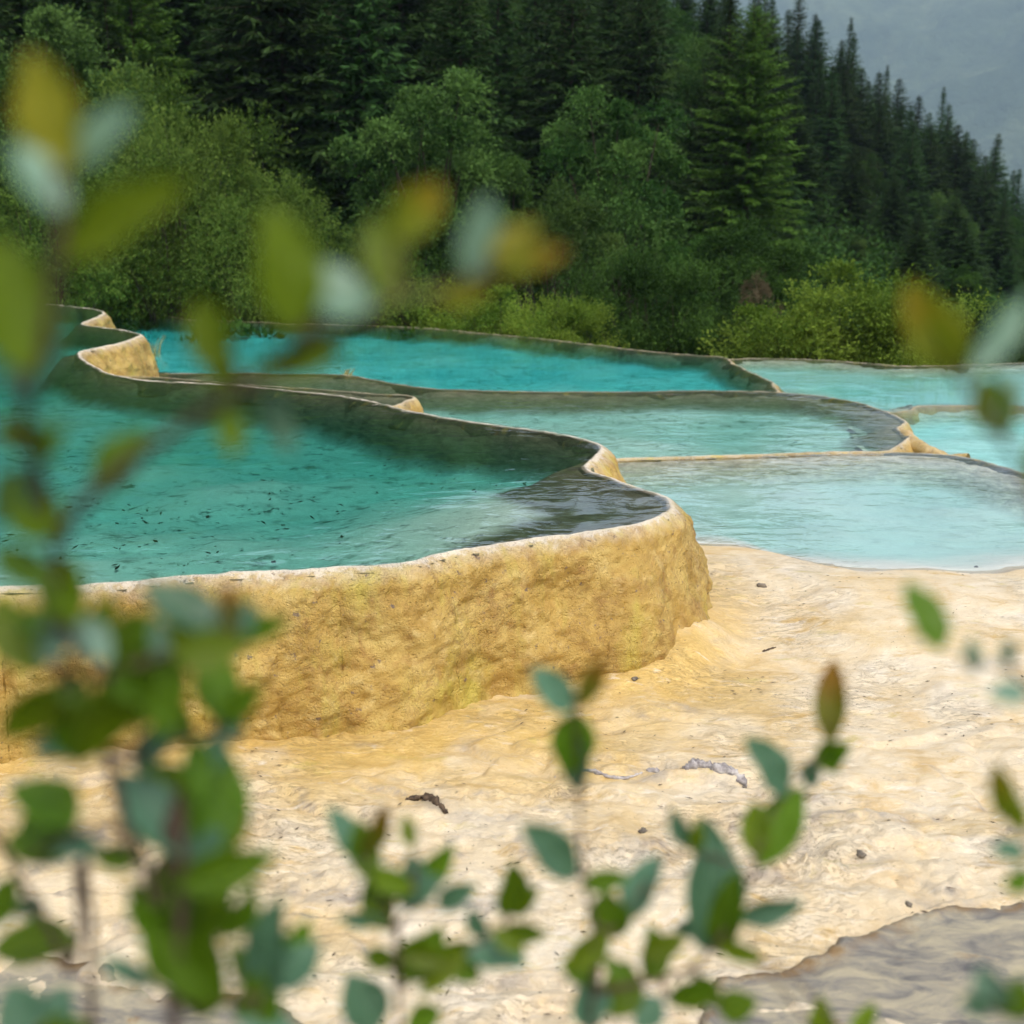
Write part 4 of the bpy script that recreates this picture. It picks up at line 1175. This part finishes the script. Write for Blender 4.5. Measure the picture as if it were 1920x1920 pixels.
gA = (-0.42, 0.72, -0.78)
front_shrub('tall blurred leafy shrub filling the left edge, close to the lens', gA,
    [['root', (330, 1900, .78), (292, 1700, .76), (232, 1530, .74), (205, 1430, .73), (165, 1320, .70), (105, 1240, .68), (95, 1130, .66), (95, 1010, .63), (70, 880, .60), (50, 760, .56), (85, 620, .54), (100, 520, .53), (108, 410, .52), (90, 330, .52)],
     [(95, 1010, .63), (150, 950, .62), (250, 862, .61), (350, 792, .60), (440, 742, .59), (510, 690, .58), (560, 640, .57), (650, 610, .57), (720, 570, .57), (790, 550, .57), (900, 520, .57), (990, 480, .57)],
     ['root', (170, 1915, .86), (130, 1830, .86), (85, 1735, .85), (30, 1640, .84), (-20, 1560, .82)],
     [(205, 1430, .73), (280, 1400, .74), (350, 1390, .76), (410, 1360, .77)],
     [(292, 1700, .76), (350, 1640, .77), (400, 1600, .78), (425, 1540, .79)],
     [(330, 1880, .78), (400, 1880, .80), (480, 1870, .82), (530, 1840, .83)],
     [(95, 1130, .66), (180, 1270, .68), (210, 1255, .69), (300, 1230, .7), (430, 1190, .72)]],
    [(125, 320, 58, 92, 118, 'Y', .52), (120, 402, 20, 265, 74, 'P', .52), (128, 322, 255, 196, 62, 'P', .53), (108, 492, 365, 335, 92, 'L', .53), (45, 700, 5, 435, 160, 'L', .54), (15, 730, 125, 590, 85, 'P', .56),
     (548, 625, 515, 378, 122, 'L', .56), (578, 560, 706, 548, 108, 'P', .57), (738, 562, 705, 400, 86, 'L', .57), (742, 450, 822, 335, 88, 'O', .57), (878, 525, 918, 362, 72, 'P', .58), (815, 560, 930, 528, 48, 'Y', .57),
     (930, 512, 1066, 470, 50, 'O', .57), (918, 490, 1010, 418, 48, 'Y', .57), (425, 700, 368, 555, 86, 'L', .58), (468, 695, 655, 650, 62, 'L', .58), (430, 760, 432, 860, 58, 'L', .6), (500, 740, 545, 860, 50, 'T', .6),
     (520, 700, 640, 610, 60, 'L', .58), (440, 740, 410, 640, 60, 'L', .59),
     (-10, 800, 105, 830, 66, 'L', .6), (185, 925, 275, 805, 82, 'G', .62), (95, 1010, 10, 890, 100, 'L', .62), (100, 1040, 145, 1175, 94, 'L', .65), (198, 1262, 268, 1138, 62, 'G', .69), (120, 1158, 78, 1245, 64, 'P', .67),
     (140, 1160, 205, 1245, 62, 'P', .68), (75, 1265, -10, 1120, 96, 'L', .67), (110, 1280, 0, 1385, 86, 'L', .69), (120, 1195, 30, 1150, 80, 'G', .67), (436, 1190, 424, 1092, 50, 'R', .72), (455, 1190, 470, 1120, 34, 'T', .72),
     (208, 1250, 265, 1315, 54, 'G', .69), (300, 1235, 290, 1160, 36, 'P', .7), (180, 1392, 52, 1412, 66, 'T', .72), (110, 1300, 150, 1440, 70, 'G', .71), (250, 1440, 338, 1355, 62, 'T', .74), (402, 1600, 410, 1395, 112, 'G', .78),
     (408, 1380, 455, 1340, 60, 'T', .77), (400, 1380, 395, 1455, 66, 'T', .77), (222, 1450, 345, 1605, 96, 'T', .75), (350, 1610, 420, 1560, 80, 'T', .77), (145, 1545, 20, 1465, 96, 'G', .75), (55, 1610, 118, 1475, 88, 'G', .76),
     (10, 1570, 130, 1610, 70, 'G', .78), (190, 1590, 40, 1560, 60, 'T', .76), (330, 1860, 296, 1620, 128, 'G', .77), (345, 1790, 440, 1670, 86, 'G', .78), (420, 1760, 478, 1655, 56, 'G', .79), (425, 1600, 462, 1500, 54, 'O', .79),
     (290, 1852, 186, 1796, 42, 'T', .78), (368, 1910, 404, 1765, 108, 'G', .79), (515, 1855, 605, 1768, 76, 'T', .82), (470, 1930, 500, 1815, 92, 'G', .82), (60, 1935, 10, 1850, 90, 'T', .86), (90, 1930, 130, 1850, 70, 'T', .86),
     (330, 1830, 375, 1790, 56, 'P', .79), (260, 1620, 170, 1600, 50, 'G', .76), (30, 1640, -10, 1740, 60, 'G', .84), (85, 1700, 20, 1700, 44, 'T', .85), (60, 880, -15, 980, 80, 'T', .61), (60, 870, 120, 790, 50, 'G', .6),
     (165, 1320, 250, 1290, 50, 'G', .7), (150, 1320, 40, 1310, 70, 'L', .7), (120, 1260, 160, 1330, 60, 'G', .69), (285, 1690, 380, 1650, 80, 'G', .76), (440, 1890, 560, 1930, 70, 'T', .82), (300, 1750, 230, 1700, 60, 'G', .77)], 0.0080, 52, (1040, 1960))

front_shrub('low blurred sprig of small leaves at the bottom, left of centre', (-0.16, 1.05, -0.76),
    [['root', (745, 1990, 1.0), (742, 1860, .99), (735, 1740, .98), (705, 1670, .97), (682, 1610, .96)], [(742, 1860, .99), (850, 1800, 1.0), (910, 1760, 1.01), (952, 1715, 1.02)], [(735, 1740, .98), (775, 1690, .98), (775, 1590, .97)]],
    [(682, 1625, 618, 1508, 56, 'T', .96), (684, 1605, 722, 1502, 44, 'R', .96), (690, 1650, 676, 1535, 62, 'G', .96), (776, 1590, 758, 1525, 34, 'L', .97), (725, 1745, 688, 1645, 66, 'G', .98), (745, 1695, 835, 1648, 54, 'T', .98),
     (745, 1835, 826, 1735, 86, 'G', .99), (820, 1700, 895, 1655, 48, 'T', 1.0), (950, 1720, 966, 1615, 64, 'G', 1.02), (720, 1725, 630, 1720, 34, 'T', .98), (710, 1930, 652, 1825, 94, 'T', 1.0), (950, 1740, 1030, 1750, 40, 'G', 1.02),
     (775, 1660, 770, 1600, 50, 'T', .98), (850, 1800, 900, 1840, 50, 'G', 1.0), (760, 1920, 830, 1900, 60, 'G', 1.0), (910, 1760, 880, 1700, 40, 'T', 1.01), (740, 1800, 680, 1790, 46, 'G', .99)], 0.005, 20, (1640, 1960), (70, 130))

front_shrub('leafy sprig at the bottom centre with a large blue green leaf', (0.10, 1.10, -0.75),
    [['root', (1110, 1990, 1.02), (1115, 1860, 1.01), (1120, 1760, 1.0), (1095, 1660, .99), (1085, 1560, .98), (1086, 1470, .97), (1082, 1380, .96), (1080, 1310, .95)], [(1115, 1860, 1.01), (1220, 1840, 1.03), (1300, 1810, 1.04), (1335, 1780, 1.05), (1370, 1730, 1.05), (1410, 1640, 1.06), (1450, 1530, 1.07), (1490, 1460, 1.08), (1545, 1410, 1.09), (1558, 1340, 1.09)],
     [(1120, 1760, 1.0), (1175, 1720, 1.0), (1200, 1680, 1.0)]],
    [(1072, 1335, 996, 1248, 64, 'T', .95), (1086, 1325, 1128, 1228, 46, 'R', .95), (1082, 1335, 1072, 1455, 88, 'G', .96), (1082, 1372, 1086, 1488, 62, 'T', .965), (1080, 1645, 978, 1545, 76, 'T', .99), (1182, 1725, 1234, 1598, 64, 'T', 1.0),
     (1150, 1760, 1140, 1670, 84, 'G', 1.0), (1105, 1930, 1098, 1828, 76, 'T', 1.01), (1150, 1910, 1180, 1800, 84, 'G', 1.02), (1330, 1785, 1322, 1535, 112, 'T', 1.05), (1345, 1790, 1385, 1630, 64, 'G', 1.05), (1378, 1722, 1508, 1688, 48, 'T', 1.05),
     (1290, 1590, 1262, 1515, 40, 'T', 1.04), (1300, 1600, 1310, 1530, 30, 'L', 1.04), (1230, 1840, 1215, 1735, 60, 'G', 1.03), (1255, 1880, 1335, 1835, 56, 'G', 1.03), (1475, 1495, 1402, 1378, 64, 'T', 1.075), (1420, 1625, 1500, 1475, 88, 'G', 1.065),
     (1420, 1610, 1412, 1500, 60, 'L', 1.065), (1556, 1395, 1562, 1235, 62, 'R', 1.09), (1530, 1420, 1595, 1395, 48, 'G', 1.09), (1525, 1425, 1520, 1480, 40, 'T', 1.09), (1545, 1390, 1570, 1450, 54, 'G', 1.09), (1350, 1900, 1420, 1870, 60, 'G', 1.04),
     (1540, 1960, 1535, 1865, 50, 'L', 1.1), (1600, 1960, 1640, 1880, 40, 'L', 1.1), (1200, 1790, 1290, 1760, 50, 'L', 1.02), (1120, 1840, 1050, 1800, 50, 'G', 1.01), (1240, 1870, 1190, 1930, 60, 'T', 1.03), (1300, 1830, 1350, 1890, 50, 'G', 1.04),
     (1090, 1660, 1180, 1640, 44, 'G', .99)], 0.005, 20, (1740, 1960), (70, 130))

front_shrub('blurred arching sprig with yellow leaf along the right edge', (0.62, 0.80, -0.80),
    [['root', (2080, 1500, .74), (2000, 1120, .70), (1935, 930, .67), (1880, 830, .65), (1830, 740, .63), (1792, 685, .62)], [(2040, 1400, .74), (1960, 1300, .76), (1870, 1248, .78), (1765, 1225, .80)], [(2060, 1800, .84), (1960, 1640, .86), (1915, 1560, .88)], [(2060, 1960, .8), (1960, 1920, .8), (1860, 1895, .8)]],
    [(1796, 690, 1696, 528, 92, 'O', .62), (1786, 690, 1752, 560, 74, 'Y', .62), (1815, 700, 1925, 545, 62, 'P', .63), (1884, 818, 1845, 702, 86, 'L', .65), (1870, 800, 1905, 690, 40, 'P', .65), (1762, 1222, 1700, 1085, 68, 'G', .80), (1825, 1262, 1822, 1195, 36, 'T', .79),
     (1890, 1250, 1896, 1195, 32, 'T', .78), (1922, 1562, 1866, 1425, 54, 'O', .88), (1925, 1600, 1855, 1590, 40, 'T', .88), (1935, 1640, 1880, 1660, 46, 'G', .87), (1880, 1900, 1832, 1810, 72, 'P', .8), (1900, 1915, 1915, 1830, 60, 'G', .8), (1860, 1895, 1800, 1870, 40, 'T', .8),
     (1930, 1300, 1850, 1300, 46, 'P', .77), (1940, 930, 1960, 800, 60, 'L', .67)], 0.005)

# ------------------------------------------------------------------ the misty air
hz = N('mist')
pv = hz.n('VolumePrincipled', {'Color': (0.60, 0.82, 1.0), 'Density': 0.00022, 'Anisotropy': 0.0})
hz.t.links.new(pv.outputs[0], hz.out.inputs['Volume'])
X, Y0, Y1, Z0, Z1 = 4400, -1600, 4400, -190, 860
me = bpy.data.meshes.new('haze')
me.from_pydata([(x, y, z) for z in (Z0, Z1) for y in (Y0, Y1) for x in (-X, X)], [], [(0, 2, 3, 1), (4, 5, 7, 6), (0, 1, 5, 4), (2, 6, 7, 3), (0, 4, 6, 2), (1, 3, 7, 5)])
me.materials.append(hz.m)
tag(obj('haze', me), 'thin bluish mist filling the valley air', 'haze', kind='stuff')
